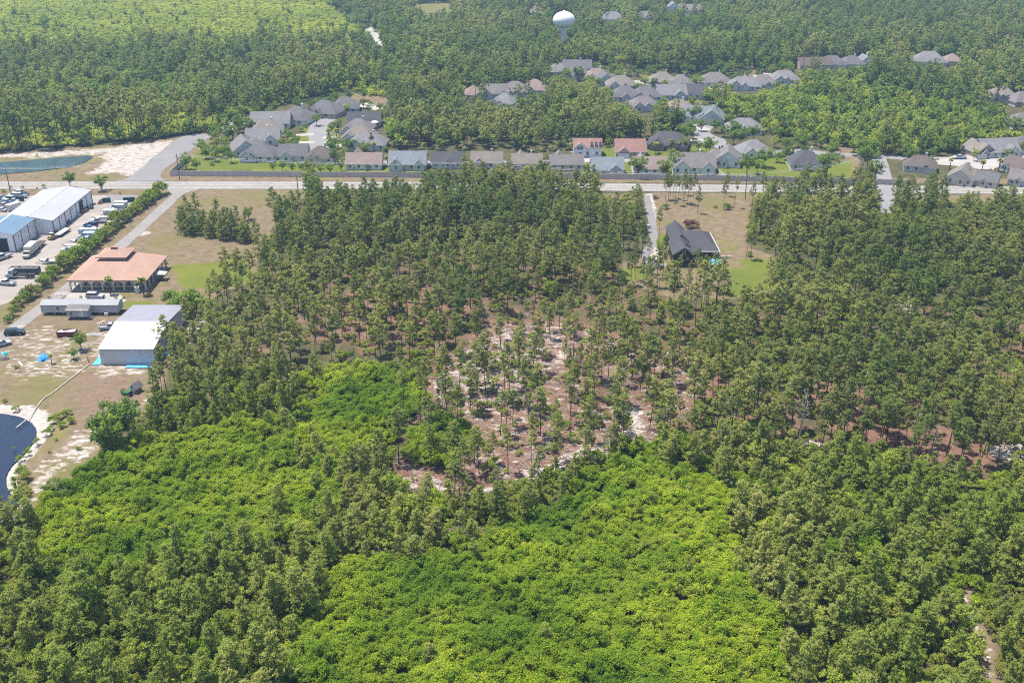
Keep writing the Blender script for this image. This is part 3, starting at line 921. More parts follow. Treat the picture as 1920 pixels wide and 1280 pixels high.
def roof_block(W, R, b):
    """one block of a house: walls into W, roof into R"""
    cx, cy, w, d, ax, typ, z0, eave, pitch = b
    W.box(cx - w / 2, cx + w / 2, cy - d / 2, cy + d / 2, z0, eave)
    ov = .45
    hw, hd = w / 2 + ov, d / 2 + ov

    def P(u, v, z):            # u along the ridge, v across
        return (cx + u, cy + v, z) if ax == 'x' else (cx - v, cy + u, z)
    U, V = (hw, hd) if ax == 'x' else (hd, hw)
    e = eave - ov * pitch
    top = e + V * pitch
    th = .22
    if typ == 'hip':
        k = max(.15, U - V)
        vs = [P(-U, -V, e), P(U, -V, e), P(U, V, e), P(-U, V, e), P(-k, 0, top), P(k, 0, top)]
        vs += [P(-U, -V, e - th), P(U, -V, e - th), P(U, V, e - th), P(-U, V, e - th)]
        R.add(vs, [(0, 1, 5, 4), (1, 2, 5), (2, 3, 4, 5), (3, 0, 4)])
        R.add(vs, [(0, 6, 7, 1), (1, 7, 8, 2), (2, 8, 9, 3), (3, 9, 6, 0), (6, 9, 8, 7)], 1)
    else:
        vs = [P(-U, -V, e), P(U, -V, e), P(U, V, e), P(-U, V, e), P(-U, 0, top), P(U, 0, top)]
        vs += [(x, y, z - th) for x, y, z in vs]
        R.add(vs, [(0, 1, 5, 4), (2, 3, 4, 5)])
        R.add(vs, [(6, 10, 11, 7), (8, 11, 10, 9), (0, 4, 10, 6), (4, 3, 9, 10), (1, 7, 11, 5), (5, 11, 8, 2), (0, 6, 7, 1), (2, 8, 9, 3)], 1)
        U2, V2 = U - ov, V - ov
        for s_ in (-1, 1):
            g = [P(s_ * U2, -V2, eave), P(s_ * U2, V2, eave), P(s_ * U2, 0, eave + V2 * pitch - .02)]
            W.add(g, [(0, 1, 2) if s_ * (1 if ax == 'x' else 1) > 0 else (0, 2, 1)])
    return top


_wm = {}


def window_meshes():
    if not _wm:
        f = MB()
        w, h, t = 1.25, 1.5, .11
        f.box(-w / 2, w / 2, -.07, .02, 0, t); f.box(-w / 2, w / 2, -.07, .02, h - t, h)
        f.box(-w / 2, -w / 2 + t, -.07, .02, t, h - t); f.box(w / 2 - t, w / 2, -.07, .02, t, h - t); f.box(-w / 2 + t, w / 2 - t, -.06, .02, h / 2 - .04, h / 2 + .04)
        _wm["f"] = f.mesh("window", M_TRIM)
        g = MB()
        g.box(-w / 2 + t, w / 2 - t, -.035, .01, t, h - t)
        _wm["g"] = g.mesh("pane", M_WIN)
        d = MB()
        d.box(-.5, .5, -.06, .02, 0, 2.1)
        d.box(-.62, -.5, -.08, .02, 0, 2.2); d.box(.5, .62, -.08, .02, 0, 2.2); d.box(-.5, .5, -.08, .02, 2.1, 2.2)
        _wm["d"] = d.mesh("door", M_TRIM)
        q = MB()
        q.box(-2.4, 2.4, -.07, .02, 0, 2.3)
        _wm["q"] = q.mesh("garage_door", M_GDOOR)
    return _wm


def put_window(t, x, y, z, rz, sx=1.0, sz=1.0):
    wm = window_meshes()
    f = obj("window", wm["f"], t, (x, y, z), rz)
    f.scale = (sx, 1, sz)
    obj("pane", wm["g"], f)


HOUSES = []                                                     # (x, y, radius) kept free of forest
PROT = []                                                       # pixel boxes kept in view


def protect(x, y, hw, hd, h, rz=0.0, shrink=.0):
    c, s_ = math.cos(rz), math.sin(rz)
    P = [Pn(x + c * a - s_ * b, y + s_ * a + c * b, z) for a in (-hw, hw) for b in (-hd, hd) for z in (.8, h)]
    xs, ys = [p[0] for p in P], [p[1] for p in P]
    PROT.append((min(xs) + shrink, max(xs) - shrink, min(ys) + shrink, max(ys) - shrink))


def house(label, px, py, rot, typ, w, d, roof, wall, detail=2, zmid=4.4, group=None, seed=0):
    x, y = G(px, py, zmid)
    rz = math.radians(rot)
    t = thing("house", label, "house", (x, y, 0), rz, group)
    r = random.Random(int(px * 7 + py))
    W, R = MB(), MB()
    E, p = 2.9, .74
    w, d = w * .93, d * .93
    B = []
    main = lambda ty, ax='x', pp=p: B.append((0, 0, w, d, ax, ty, 0, E, pp))
    if typ == 'ridge':
        main('gable')
    elif typ == 'frontgR':
        main('gable'); B.append((w * .24, -d * .34, w * .40, d * .55, 'y', 'gable', 0, E - .05, p + .06))
    elif typ == 'frontgL':
        main('gable'); B.append((-w * .24, -d * .34, w * .40, d * .55, 'y', 'gable', 0, E - .05, p + .06))
    elif typ == 'twog':
        main('gable'); B.append((-w * .30, -d * .32, w * .38, d * .6, 'y', 'gable', 0, E - .05, p + .12)); B.append((w * .32, -d * .30, w * .30, d * .55, 'y', 'gable', 0, E - .1, p + .1))
    elif typ == 'peakL':
        main('gable'); B.append((-w * .22, d * .36, w * .46, d * .62, 'y', 'gable', 0, E + .05, p + .42)); B.append((w * .22, d * .30, w * .24, d * .5, 'y', 'gable', 0, E + .05, p + .35))
    elif typ == 'hip':
        main('hip'); B.append((w * .28, -d * .36, w * .36, d * .5, 'y', 'hip', 0, E - .05, p + .05))
    elif typ == 'hipg':
        main('hip'); B.append((-w * .25, -d * .38, w * .38, d * .5, 'y', 'gable', 0, E - .05, p + .08)); B.append((w * .27, d * .33, w * .40, d * .55, 'y', 'hip', 0, E - .08, p + .05))
    elif typ == 'end':
        main('gable', 'y'); B.append((w * .48, d * .10, w * .75, d * .55, 'x', 'hip', 0, E - .06, p + .05))
    elif typ == 'endL':
        main('gable', 'y'); B.append((-w * .48, d * .10, w * .75, d * .55, 'x', 'hip', 0, E - .06, p + .05))
    elif typ == 'two':
        B.append((0, 0, w, d, 'x', 'gable', 0, 4.4, .62)); B.append((-w * .27, -d * .40, w * .40, d * .4, 'y', 'gable', 0, 4.7, .75)); B.append((w * .2, d * .3, w * .2, d * .4, 'y', 'gable', 0, 4.5, .9))
    if detail and typ in ('hip', 'hipg', 'ridge', 'end', 'endL'):
        B.append((w * r.uniform(-.12, .16), -d * .42, w * r.uniform(.18, .28), d * .34, 'y', 'gable', 0, E - .12, p + .15))
    for b in B:
        roof_block(W, R, b)
    W.build("wall", wall_mat(wall), t)
    rf = R.build("roof", [roof_mat(roof), M_TRIM], t)
    if detail >= 1:
        for b in B[:3 if detail > 1 else 2]:
            cx, cy, bw, bd = b[:4]
            others = [q for q in B if q is not b]

            def free(x0, y0):
                return not any(abs(x0 - q[0]) < q[2] / 2 + .5 and abs(y0 - q[1]) < q[3] / 2 + .5 for q in others)
            n = max(1, int(bw / 3.1))
            for k in range(n):
                xx = cx - bw / 2 + bw * (k + .5) / n
                if free(xx, cy - bd / 2 - .1):
                    put_window(t, xx, cy - bd / 2, .95, 0.0)
            if detail > 1:
                n = max(1, int(bd / 4))
                for k in range(n):
                    yy = cy - bd / 2 + bd * (k + .5) / n
                    for sgn in (-1, 1):
                        if free(cx + sgn * (bw / 2 + .1), yy) and sgn * (x) < 40:
                            put_window(t, cx + sgn * bw / 2, yy, .95, math.pi / 2 * sgn)
    if r.random() < .6 and typ != 'two':
        ch = MB()
        ch.box(w * .15 - .35, w * .15 + .35, d * .12 - .35, d * .12 + .35, E, E + d * .5 * p + .9)
        ch.build("chimney" if r.random() < .4 else "flue_box", wall_mat(wall), rf)
    HOUSES.append((x, y, max(w, d) * .62))
    protect(x, y, w * .42, d * .36, 5.0, rz)
    return t


HS = [
    # cul-de-sac at the new road
    ("pale green house with grey gable facing the lawn behind the corner of the fence", 457, 268, 22, 'end', 12, 14, 'mauve', 'sage', 2),
    ("low grey-roofed house with cross gable just behind the fence's long shrub row", 487, 279, -6, 'hipg', 16, 12, 'grey', 'grey', 2),
    ("dark-roofed wing house right of the grey hip house behind the shrub row", 551, 279, 4, 'frontgL', 13, 11, 'grey', 'grey', 2),
    ("brown-grey roofed house closing the foot of the curved cul-de-sac street", 601, 283, 0, 'hipg', 13, 11, 'brown', 'beige', 2),
    ("white-roofed gable house second up the left side of the curved street", 493, 250, 8, 'frontgR', 16, 12, 'lite', 'white', 1),
    ("pale tan-peaked house third up the left side of the curved street", 500, 235, 8, 'hipg', 16, 12, 'tan', 'white', 1),
    ("long light grey roofed house fourth up the left side of the curved street", 508, 220, 4, 'ridge', 20, 13, 'lite', 'beige', 1),
    ("grey hip-roofed house in the bend of the curved street beside a dark round tree", 557, 211, -14, 'hip', 17, 14, 'grey', 'white', 1),
    ("broad grey house with brick gable at the head of the curved street", 610, 200, -18, 'hipg', 19, 14, 'grey', 'tanb', 1),
    ("grey house with steep hip at the far right head of the curved street", 648, 191, 6, 'hip', 15, 13, 'grey', 'blue', 1),
    ("charcoal-roofed long house behind the white garden pavilion", 683, 218, 4, 'ridge', 17, 11, 'dark', 'grey', 1),
    ("mauve-roofed house third up the right side of the curved street", 672, 232, -8, 'hipg', 15, 12, 'mauve', 'grey', 1),
    ("tan-roofed house second up the right side of the curved street", 674, 246, -6, 'hipg', 16, 12, 'tan', 'grey', 1),
    ("blue-grey house with pointed roof and dark conifer at its front wall", 690, 259, -4, 'hipg', 18, 12, 'lite', 'grey', 2),
    # row behind the road
    ("pale pink-roofed house with two peaks, first of the row behind the road", 683, 294, 0, 'peakL', 16, 10, 'pink', 'white', 2),
    ("light blue-roofed house with two gables, second of the row behind the road", 765, 294, 0, 'twog', 16.5, 12, 'blue', 'sage', 2),
    ("plain dark grey roofed house, third of the row behind the road", 839, 292, 0, 'ridge', 14, 10, 'dark', 'grey', 2),
    ("tan-roofed house with small gable at its end, fourth of the row behind the road", 913, 292, 0, 'frontgL', 14, 10, 'tan', 'beige', 2),
    ("grey-tan roofed house with pink rear peak, fifth of the row behind the road", 988, 294, 0, 'peakL', 13.5, 9, 'tan', 'beige', 2),
    ("mauve-roofed house with wide rear peak, sixth of the row behind the road", 1062, 296, 0, 'peakL', 15, 9, 'mauve', 'beige', 2),
    ("pale blue house with broad front gable left of a round dark tree", 1138, 304, 0, 'frontgR', 14, 11, 'blue', 'sage', 2),
    ("pinkish-roofed house half hidden between two round dark trees", 1218, 303, 0, 'peakL', 15, 11, 'pink', 'white', 2),
    ("two-storey white house with salmon roof and three dormers", 1101, 271, 0, 'two', 13, 10, 'red', 'white', 2),
    ("brick house with salmon-pink roof and white garage door", 1181, 271, 0, 'frontgL', 14, 12, 'red', 'tanb', 2),
    ("dark brick house with slate-grey roof left of the lane", 1254, 258, -14, 'hipg', 19, 13, 'dark', 'brick', 2),
    ("wide mauve-roofed white house with dark screened porch behind the fence", 1300, 299, -3, 'twog', 19, 13, 'mauve', 'white', 2),
    ("white house with grey gable end beside the wide mauve-roofed house", 1365, 288, -12, 'endL', 12, 14, 'mauve', 'white', 2),
    ("grey-roofed house behind the gable-ended white house, near the lane's end", 1413, 272, 10, 'hipg', 15, 12, 'lite', 'white', 2),
    ("lone dark hip-roofed house with glazed porch on its own lawn", 1512, 294, -4, 'hip', 15, 13, 'dark', 'grey', 2),
    # middle of the subdivision
    ("grey-roofed house with long low front at the end of the green-roofed terrace", 1395, 231, -6, 'hipg', 18, 12, 'lite', 'grey', 1),
    ("pale green roofed house with white gable above the lane", 1336, 212, -14, 'endL', 13, 15, 'green', 'sage', 1),
    ("blue-grey roofed house with arched white gable window", 1305, 208, -8, 'frontgR', 15, 12, 'blue', 'white', 1),
    ("pinkish roofed house left of the arched gable house", 1272, 196, -6, 'hipg', 16, 12, 'pink', 'white', 1),
    ("mauve-roofed house at the edge of the dark pine wood", 1207, 189, 8, 'hipg', 17, 12, 'mauve', 'grey', 1),
    ("slate-roofed house left of the white-porched house", 1172, 171, 4, 'hip', 17, 13, 'grey', 'grey', 1),
    ("grey house with small white porch roof in the middle terrace", 1211, 171, 0, 'hipg', 17, 12, 'grey', 'blue', 1),
    ("pale roofed blue gable house with dark screened porch", 1258, 168, 4, 'frontgR', 17, 13, 'lite', 'blue', 1),
    ("dark slate roofed house beside the yellow-green lawn", 1302, 167, -10, 'ridge', 15, 13, 'dark', 'grey', 1),
    ("tan hip-roofed house beside a small round tree on the upper street", 1242, 144, 4, 'hip', 17, 13, 'tan', 'beige', 1),
    ("mauve-tan hip-roofed house next along the upper street", 1276, 149, -6, 'hip', 15, 13, 'mauve', 'beige', 1),
    ("large pinkish-grey hip house alone above the upper street", 1340, 145, -4, 'hip', 19, 13, 'mauve', 'beige', 1),
    ("tan and mauve roofed house with two ridges at the upper street's bend", 1164, 151, 2, 'hipg', 18, 13, 'tan', 'grey', 1),
    ("purple-grey roofed house left of the two-ridged tan house", 1134, 143, 4, 'end', 12, 14, 'grey', 'blue', 1),
    ("pink-roofed house in the upper left terrace", 1119, 136, 4, 'hipg', 16, 12, 'pink', 'white', 1),
    ("dark slate hip house below the farthest long grey roof", 1082, 133, 0, 'hip', 17, 13, 'grey', 'grey', 1),
    ("long grey roof at the top of the upper left terrace", 1080, 120, -3, 'ridge', 20, 12, 'grey', 'grey', 1),
    ("pale grey roofed house at the left end of the upper terrace", 1047, 126, 6, 'hip', 14, 12, 'lite', 'grey', 1),
    ("long pale grey house below the bare tan lawn", 1396, 152, -12, 'hipg', 20, 12, 'lite', 'grey', 1),
    ("mauve-roofed house in the middle of the far right cluster", 1431, 149, -4, 'hip', 17, 13, 'mauve', 'grey', 1),
    ("grey house with two white peaks at the right of the far right cluster", 1470, 141, 4, 'hipg', 19, 13, 'lite', 'grey', 1),
    # terrace at the wood's back
    ("salmon-pink roof peeping from trees at the left end of the wood's back", 888, 168, 10, 'hip', 12, 11, 'pink', 'beige', 1),
    ("mauve-roofed house with two small gables behind the pine wood", 927, 166, 2, 'twog', 16, 12, 'mauve', 'grey', 1),
    ("wide mauve roof with steep left end behind the pine wood", 966, 162, -6, 'hipg', 17, 13, 'mauve', 'grey', 1),
    ("pinkish hip roof at the right end behind the pine wood", 1003, 158, -8, 'hip', 15, 13, 'pink', 'beige', 1),
    ("pale grey roof half hidden in front of the house with two small gables", 946, 183, -20, 'hipg', 14, 12, 'lite', 'white', 1),
    # right edge
    ("dark brown roofed house in the trees right of the straight lane", 1727, 299, -18, 'hip', 14, 10, 'brown', 'grey', 2),
    ("tan-grey gable house in front of the turning circle", 1806, 321, -32, 'end', 11, 13, 'tan', 'beige', 2),
    ("small grey gable roof between two palms at the turning circle", 1853, 327, -34, 'ridge', 9, 8, 'grey', 'beige', 1),
    ("mossy grey roof at the frame's edge beside the turning circle", 1912, 303, -70, 'ridge', 12, 10, 'brown', 'grey', 1),
    ("mauve gable roof at the lower right edge of the turning circle", 1918, 325, -30, 'ridge', 10, 9, 'mauve', 'grey', 1),
    ("large grey-roofed house behind the turning circle", 1868, 271, 8, 'frontgR', 18, 13, 'lite', 'grey', 2),
    ("tan-roofed brick garage house left of the large grey-roofed house", 1836, 272, 14, 'end', 10, 12, 'tan', 'tanb', 2),
    ("dark grey roof cut by the frame right of the large grey-roofed house", 1916, 266, -10, 'hip', 14, 12, 'grey', 'grey', 1),
    ("mauve roof at the right edge above the turning circle's trees", 1914, 221, 6, 'hip', 14, 12, 'mauve', 'beige', 1),
    ("tan-grey hip house in the upper right edge pair", 1878, 172, -10, 'hipg', 17, 12, 'tan', 'grey', 1),
    ("pinkish-grey roof at the right edge of the upper right pair", 1914, 180, 12, 'hip', 14, 12, 'mauve', 'beige', 1),
    # far
    ("long brown roof at the left of the far tree-lined row", 1527, 114, 4, 'ridge', 22, 11, 'brown', 'tanb', 0),
    ("blue-grey roof second in the far tree-lined row", 1560, 112, -4, 'hip', 18, 12, 'grey', 'grey', 0),
    ("dark grey roof third in the far tree-lined row", 1597, 112, 4, 'hip', 16, 12, 'grey', 'grey', 0),
    ("pale peaked roof fourth in the far tree-lined row", 1622, 110, 0, 'end', 11, 12, 'lite', 'white', 0),
    ("pale blue-grey hip roof standing alone at the far right", 1742, 107, -8, 'hip', 22, 15, 'lite', 'grey', 0),
    ("small pinkish roof right of the lone pale hip roof", 1785, 107, 0, 'hip', 12, 11, 'pink', 'beige', 0),
    ("pinkish far house left of the water tower", 1006, 18, 0, 'hip', 18, 13, 'pink', 'beige', 0),
    ("pale far house right of the water tower", 1148, 30, 0, 'hip', 22, 14, 'lite', 'white', 0),
    ("white far house at the top edge right of the water tower", 1262, 11, 0, 'end', 14, 14, 'lite', 'white', 0),
    ("pale far roof at the top beside the white far house", 1298, 14, 0, 'ridge', 20, 12, 'tan', 'beige', 0),
    ("grey far roof half hidden right of the pale far house", 1212, 27, 0, 'hip', 18, 12, 'mauve', 'grey', 0),
]
for h in HS:
    t = house(*h)
    if h[4] == 'two':                                           # dormers of the two-storey house
        for k in range(3):
            D = MB()
            D.box(1.0 + k * 1.9, 2.0 + k * 1.9, -4.4, -2.4, 4.6, 6.4)
            dm = D.build("dormer", wall_mat('white'), t)
            Q = MB()
            x0, x1 = .8 + k * 1.9, 2.2 + k * 1.9
            Q.add([(x0, -4.6, 6.3), (x1, -4.6, 6.3), ((x0 + x1) / 2, -4.6, 7.0), (x0, -2.0, 6.3), (x1, -2.0, 6.3), ((x0 + x1) / 2, -2.0, 7.0)], [(0, 1, 2), (0, 2, 5, 3), (1, 4, 5, 2), (0, 3, 4, 1), (3, 5, 4)])
            Q.build("dormer_roof", roof_mat('red'), dm)
            put_window(t, 1.5 + k * 1.9, -4.42, 4.75, 0, .6, .8)
        for sx in (-4.2, -2.8):
            put_window(t, sx, -6.02, 3.6, 0, .9, 1)
    if "garage" in h[0]:
        obj("garage_door", window_meshes()["q"], t, (-3.4, -h[6] * .62, 0), 0.0)

# dark timber house in the right-hand yard
hx, hy = 55.2, 314.4
t = thing("dark_house", "dark brown gabled house with charcoal roof in the pine-dotted yard", "house", (hx, hy, 0))
W, R = MB(), MB()
roof_block(W, R, (0, 6.0, 6.2, 12.0, 'y', 'gable', 0, 4.5, .70))
roof_block(W, R, (.7, 19.3, 5.4, 14.6, 'y', 'gable', 0, 4.6, .84))
W.box(2.0, 12.4, 8.0, 26.0, 0, 2.7)
W.build("wall", wall_mat("dark"), t)
R.add([(.6, 7.4, 2.55), (12.9, 7.4, 2.55), (12.9, 26.6, 2.55), (.6, 26.6, 2.55), (.8, 17.1, 6.5), (8.0, 17.1, 6.5), (.6, 7.4, 2.3), (12.9, 7.4, 2.3), (12.9, 26.6, 2.3), (.6, 26.6, 2.3)],
      [(0, 1, 5, 4), (1, 2, 5), (2, 3, 4, 5), (0, 6, 7, 1), (1, 7, 8, 2), (6, 9, 8, 7)])
M_FASC = mat("grey_fascia", (.35, .35, .36), .7)
R.build("roof", [mat("charcoal_shingles", (.066, .064, .074), .9, .14, .8, stripe=(0, 2.4, .25), var2=.12, sc2=.2), M_FASC], t)
S = MB()
S.add([(1.2, 4.6, 6.02), (2.9, 4.6, 4.83), (2.9, 10.4, 4.83), (1.2, 10.4, 6.02), (1.2, 4.6, 6.14), (2.9, 4.6, 4.95), (2.9, 10.4, 4.95), (1.2, 10.4, 6.14)],
      [(4, 5, 6, 7), (0, 1, 5, 4), (1, 2, 6, 5), (2, 3, 7, 6), (3, 0, 4, 7)])
S.build("skylight", M_WIN, t)
Fq = MB()
Fq.box(3.6, 13.1, 7.15, 7.38, 2.3, 2.55)
Fq.box(12.92, 13.1, 7.4, 26.6, 2.3, 2.55)
Fq.build("gutter", M_TRIM, t)
Fq = MB()
Fq.box(13.2, 17.5, 8.2, 8.45, 0, .5)
Fq.build("edging_board", M_TRIM, t)
for wx, wz, sc_ in ((0, 4.1, .9), (-1.0, 2.2, .6), (1.2, 2.2, .6)):
    put_window(t, wx, 0.0, wz, 0, sc_, sc_)
HOUSES.append((hx + 5, hy + 12, 16))
protect(hx, hy + 8, 3.5, 8, 7)
protect(hx + 8, hy + 14, 4.5, 7, 4)

# ------------------------------------------------------------------ left: warehouse, blue-roofed hall, metal barn, arcade house, trailer home
M_WSID = mat("white_metal_siding", (.92, .91, .93), .55, .04, .5, stripe=(1, 3.3, .12), var2=.06)
M_WSIDX = mat("white_metal_siding_front", (.92, .91, .93), .55, .04, .5, stripe=(0, 3.3, .12), var2=.06)
M_WROOF = mat("pale_metal_roof", (.37, .37, .385), .5, .05, .25, stripe=(1, 1.6, .12), var2=.10, sc2=.12)
M_BROOF = mat("blue_metal_roof", (.115, .195, .275), .5, .08, .3, stripe=(1, 1.6, .15), var2=.10, sc2=.15)
M_DTRIM = mat("grey_downpipe", (.17, .17, .19), .6, .1)
M_TEAL = mat("dark_teal_door", (.02, .08, .09), .7, .1)


def shed(label, name, x0, x1, y0, y1, eave, rise, roofm, ridge_x, front_door=None, pipes=6, side_door=None):
    t = thing(name, label, "warehouse", ((x0 + x1) / 2, y0, 0))
    ox = (x0 + x1) / 2
    a, b, L, rx = x0 - ox, x1 - ox, y1 - y0, ridge_x - ox
    top = eave + rise
    W = MB()
    W.add([(a, 0, 0), (b, 0, 0), (b, 0, eave), (rx, 0, top), (a, 0, eave), (a, L, 0), (b, L, 0), (b, L, eave), (rx, L, top), (a, L, eave)],
          [(0, 1, 2, 3, 4), (5, 9, 8, 7, 6), (0, 4, 9, 5)], 1)
    W.add([(b, 0, 0), (b, L, 0), (b, L, eave), (b, 0, eave)], [(0, 1, 2, 3)], 0)
    W.build("wall", [M_WSID, M_WSIDX], t)
    R = MB()
    o, h = .25, .12
    sl = rise / (b - rx)
    sl2 = rise / (rx - a)
    R.add([(rx, -o, top + .08), (b + o, -o, eave - o * sl + .08), (b + o, L + o, eave - o * sl + .08), (rx, L + o, top + .08)], [(0, 1, 2, 3)])
    R.add([(rx, -o, top + .08), (rx, L + o, top + .08), (a - o, L + o, eave - o * sl2 + .08), (a - o, -o, eave - o * sl2 + .08)], [(0, 1, 2, 3)])
    R.add([(b + o, -o, eave - o * sl + .08), (b + o, -o, eave - o * sl - .2), (b + o, L + o, eave - o * sl - .2), (b + o, L + o, eave - o * sl + .08)], [(0, 1, 2, 3)])
    rf = R.build("roof", roofm, t)
    C = MB()
    C.box(rx - .3, rx + .3, -.3, L + .3, top + .02, top + .16)
    C.build("ridge_cap", M_TRIM, rf)
    Q = MB()
    Q.box(b + .26, b + .40, -.3, L + .3, eave - o * sl - .12, eave - o * sl + .06)
    Q.box(b - .0, b + .3, -.34, -.26, eave - .25, eave + .05)
    Q.build("gutter", M_DTRIM, t)
    for k in range(pipes):
        yy = .15 + (L - .3) * k / (pipes - 1)
        D = MB()
        D.box(b + .02, b + .17, yy - .09, yy + .09, 0, eave - .1)
        D.build("downpipe", M_DTRIM, t)
    D = MB()
    D.box(b - .09, b + .10, -.13, -.01, 0, eave - .1)
    D.build("corner_pipe", M_DTRIM, t)
    if front_door:
        dx0, dx1, dh = front_door
        D = MB()
        D.box(dx0 - ox, dx1 - ox, -.06, .02, 0, dh)
        D.build("bay_door_shade_panel", M_INSHADE, t)  # flat dark panel on the closed wall, the open bay's shade as colour
        D = MB()
        D.box(dx0 - ox - .1, dx1 - ox + .1, -.14, -.065, dh, dh + .35)
        D.build("door_header", M_TEAL, t)
    if side_door:
        yy, wd, dh = side_door
        D = MB()
        D.box(b - .02, b + .06, yy - wd / 2, yy + wd / 2, 0, dh)
        D.build("bay_door_shade_panel", M_INSHADE, t)  # side bay likewise: a panel with the interior shade painted in
    for k in range(3):
        yy = L * (.2 + .28 * k)
        D = MB()
        D.box(b + .02, b + .22, yy - .15, yy + .15, eave * .7, eave * .7 + .25)
        D.build("wall_lamp", M_DTRIM, t)
    return t


shed("long white metal warehouse with downpipes along the dusty yard", "warehouse", -178.5, -160.2, 346.2, 382.5, 5.0, 1.5, M_WROOF, -168.6, None, 8, (25.5, 3.6, 4.2))
shed("white metal hall with light blue roof and open bay door", "workshop_hall", -181, -166.0, 328.3, 345.2, 6.0, 1.5, M_BROOF, -173.6, (-172.8, -168.2, 4.4), 4)

# metal barn with white front slope
bx0, bx1, by0, by1 = -107.0, -92.9, 243.2, 271.0
t = thing("metal_barn", "white metal barn with streaked white roof and blue sheeting along its foot", "barn", (bx0, by0, 0))
w_, l_ = bx1 - bx0, by1 - by0
yr = 13.6
E1, E2 = 4.5, 6.2
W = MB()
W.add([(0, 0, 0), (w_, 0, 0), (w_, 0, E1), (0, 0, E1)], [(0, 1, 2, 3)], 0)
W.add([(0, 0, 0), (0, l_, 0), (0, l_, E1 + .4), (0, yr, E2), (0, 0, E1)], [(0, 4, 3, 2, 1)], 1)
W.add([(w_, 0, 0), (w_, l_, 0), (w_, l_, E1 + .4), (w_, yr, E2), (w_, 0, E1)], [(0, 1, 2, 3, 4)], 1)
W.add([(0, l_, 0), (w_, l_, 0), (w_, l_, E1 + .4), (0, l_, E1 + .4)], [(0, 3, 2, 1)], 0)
W.build("wall", [mat("barn_siding", (.66, .65, .66), .6, .06, .4, stripe=(0, 3.0, .25), var2=.08), mat("barn_siding_painted_shade", (.50, .49, .50), .6, .06, .4, stripe=(1, 3.0, .25), var2=.08)], t)  # side walls use a darker siding copy, their shade put into the colour


def streaked():
    m, nt, out = new_mat("white_coated_roof")
    b = N(nt, "ShaderNodeBsdfPrincipled")
    tc = N(nt, "ShaderNodeTexCoord")
    o = tc.outputs["Object"]
    f = maprange(nt, noise(nt, scale_vec(nt, o, (2.6, .28, 1)), 1.0, 4, .7), .60, .70)
    f2 = math_n(nt, 'MULTIPLY', f, maprange(nt, noise(nt, o, .16, 2), .46, .58))
    c = mixc(nt, f2, (.34, .34, .34), (.13, .13, .14))
    nt.links.new(c, b.inputs["Base Color"])
    b.inputs["Roughness"].default_value = .5
    nt.links.new(b.outputs[0], out.inputs[0])
    return m


R = MB()
R.add([(-.2, -.25, E1 + .05), (w_ + .2, -.25, E1 + .05), (w_ + .2, yr, E2 + .08), (-.2, yr, E2 + .08)], [(0, 1, 2, 3)])
R.add([(-.2, -.25, E1 + .05), (-.2, -.25, E1 - .15), (w_ + .2, -.25, E1 - .15), (w_ + .2, -.25, E1 + .05)], [(0, 1, 2, 3)])
rf = R.build("roof", streaked(), t)
rf["label"] = "white coated front slope with dark streaks"
R = MB()
R.add([(-.2, yr, E2 + .08), (w_ + .2, yr, E2 + .08), (w_ + .2, l_ + .2, E1 + .45), (-.2, l_ + .2, E1 + .45)], [(0, 1, 2, 3)])
rf = R.build("rear_roof", mat("galvanised_roof", (.245, .245, .275), .5, .06, .3, stripe=(0, 1.4, .15)), t)
rf["label"] = "bare galvanised rear slope"
TARP = mat("blue_tarp", (.10, .42, .80), .5, .25, .9, bump=.6)
for k, (a, b, c, d) in enumerate([(-2.2, -.25, -.6, 5.0), (6.8, 14.6, -2.3, -.3), (14.6, 16.0, 5.0, 11.0)]):
    Q = MB()
    nx, ny = 9, 5
    r = random.Random(k)
    vs = [(a + (b - a) * i / (nx - 1), c + (d - c) * j / (ny - 1), .12 + r.uniform(0, .14)) for j in range(ny) for i in range(nx)]
    Q.add(vs, [(j * nx + i, j * nx + i + 1, (j + 1) * nx + i + 1, (j + 1) * nx + i) for j in range(ny - 1) for i in range(nx - 1)])
    Q.add([(a, c, .06), (b, c, .06), (b, d, .06), (a, d, .06)], [(0, 3, 2, 1)])
    o = Q.build("tarpaulin", TARP, None, False, (bx0, by0, 0))
    tag(o, ["crumpled blue tarpaulin at the left wall of the white metal barn", "long blue tarpaulin along the front foot of the white metal barn", "blue tarpaulin scrap beside the right wall of the white metal barn"][k], "tarpaulin", "blue tarpaulins round the barn")

# arcade house with terracotta roof
M_TERRA = mat("terracotta_tiles", (.36, .222, .168), .85, .12, 1.2, var2=.10, sc2=.3)
M_TERRA2 = mat("terracotta_tiles_ribbed", (.36, .222, .168), .85, .12, 1.2, stripe=(0, 2.2, .22), var2=.10, sc2=.3)
M_STUC = mat("tan_stucco", (.74, .62, .48), .9, .08, .8)
ax0, ax1, ay0, ay1 = -135.0, -110.6, 292.9, 314.4
t = thing("arcade_house", "terracotta hip-roofed house with stucco arcade and raised lantern roof", "house", ((ax0 + ax1) / 2, (ay0 + ay1) / 2, 0))
hw, hd = (ax1 - ax0) / 2, (ay1 - ay0) / 2
W = MB()
W.box(-hw + 3.0, hw - 3.0, -hd + 3.0, hd - 3.0, 0, 4.2)
W.build("wall", M_STUC, t)
S = MB()
S.box(-hw + .3, hw - .3, -hd + .3, hd - .3, 0, .25)
S.build("porch_floor", M_CONC, t)


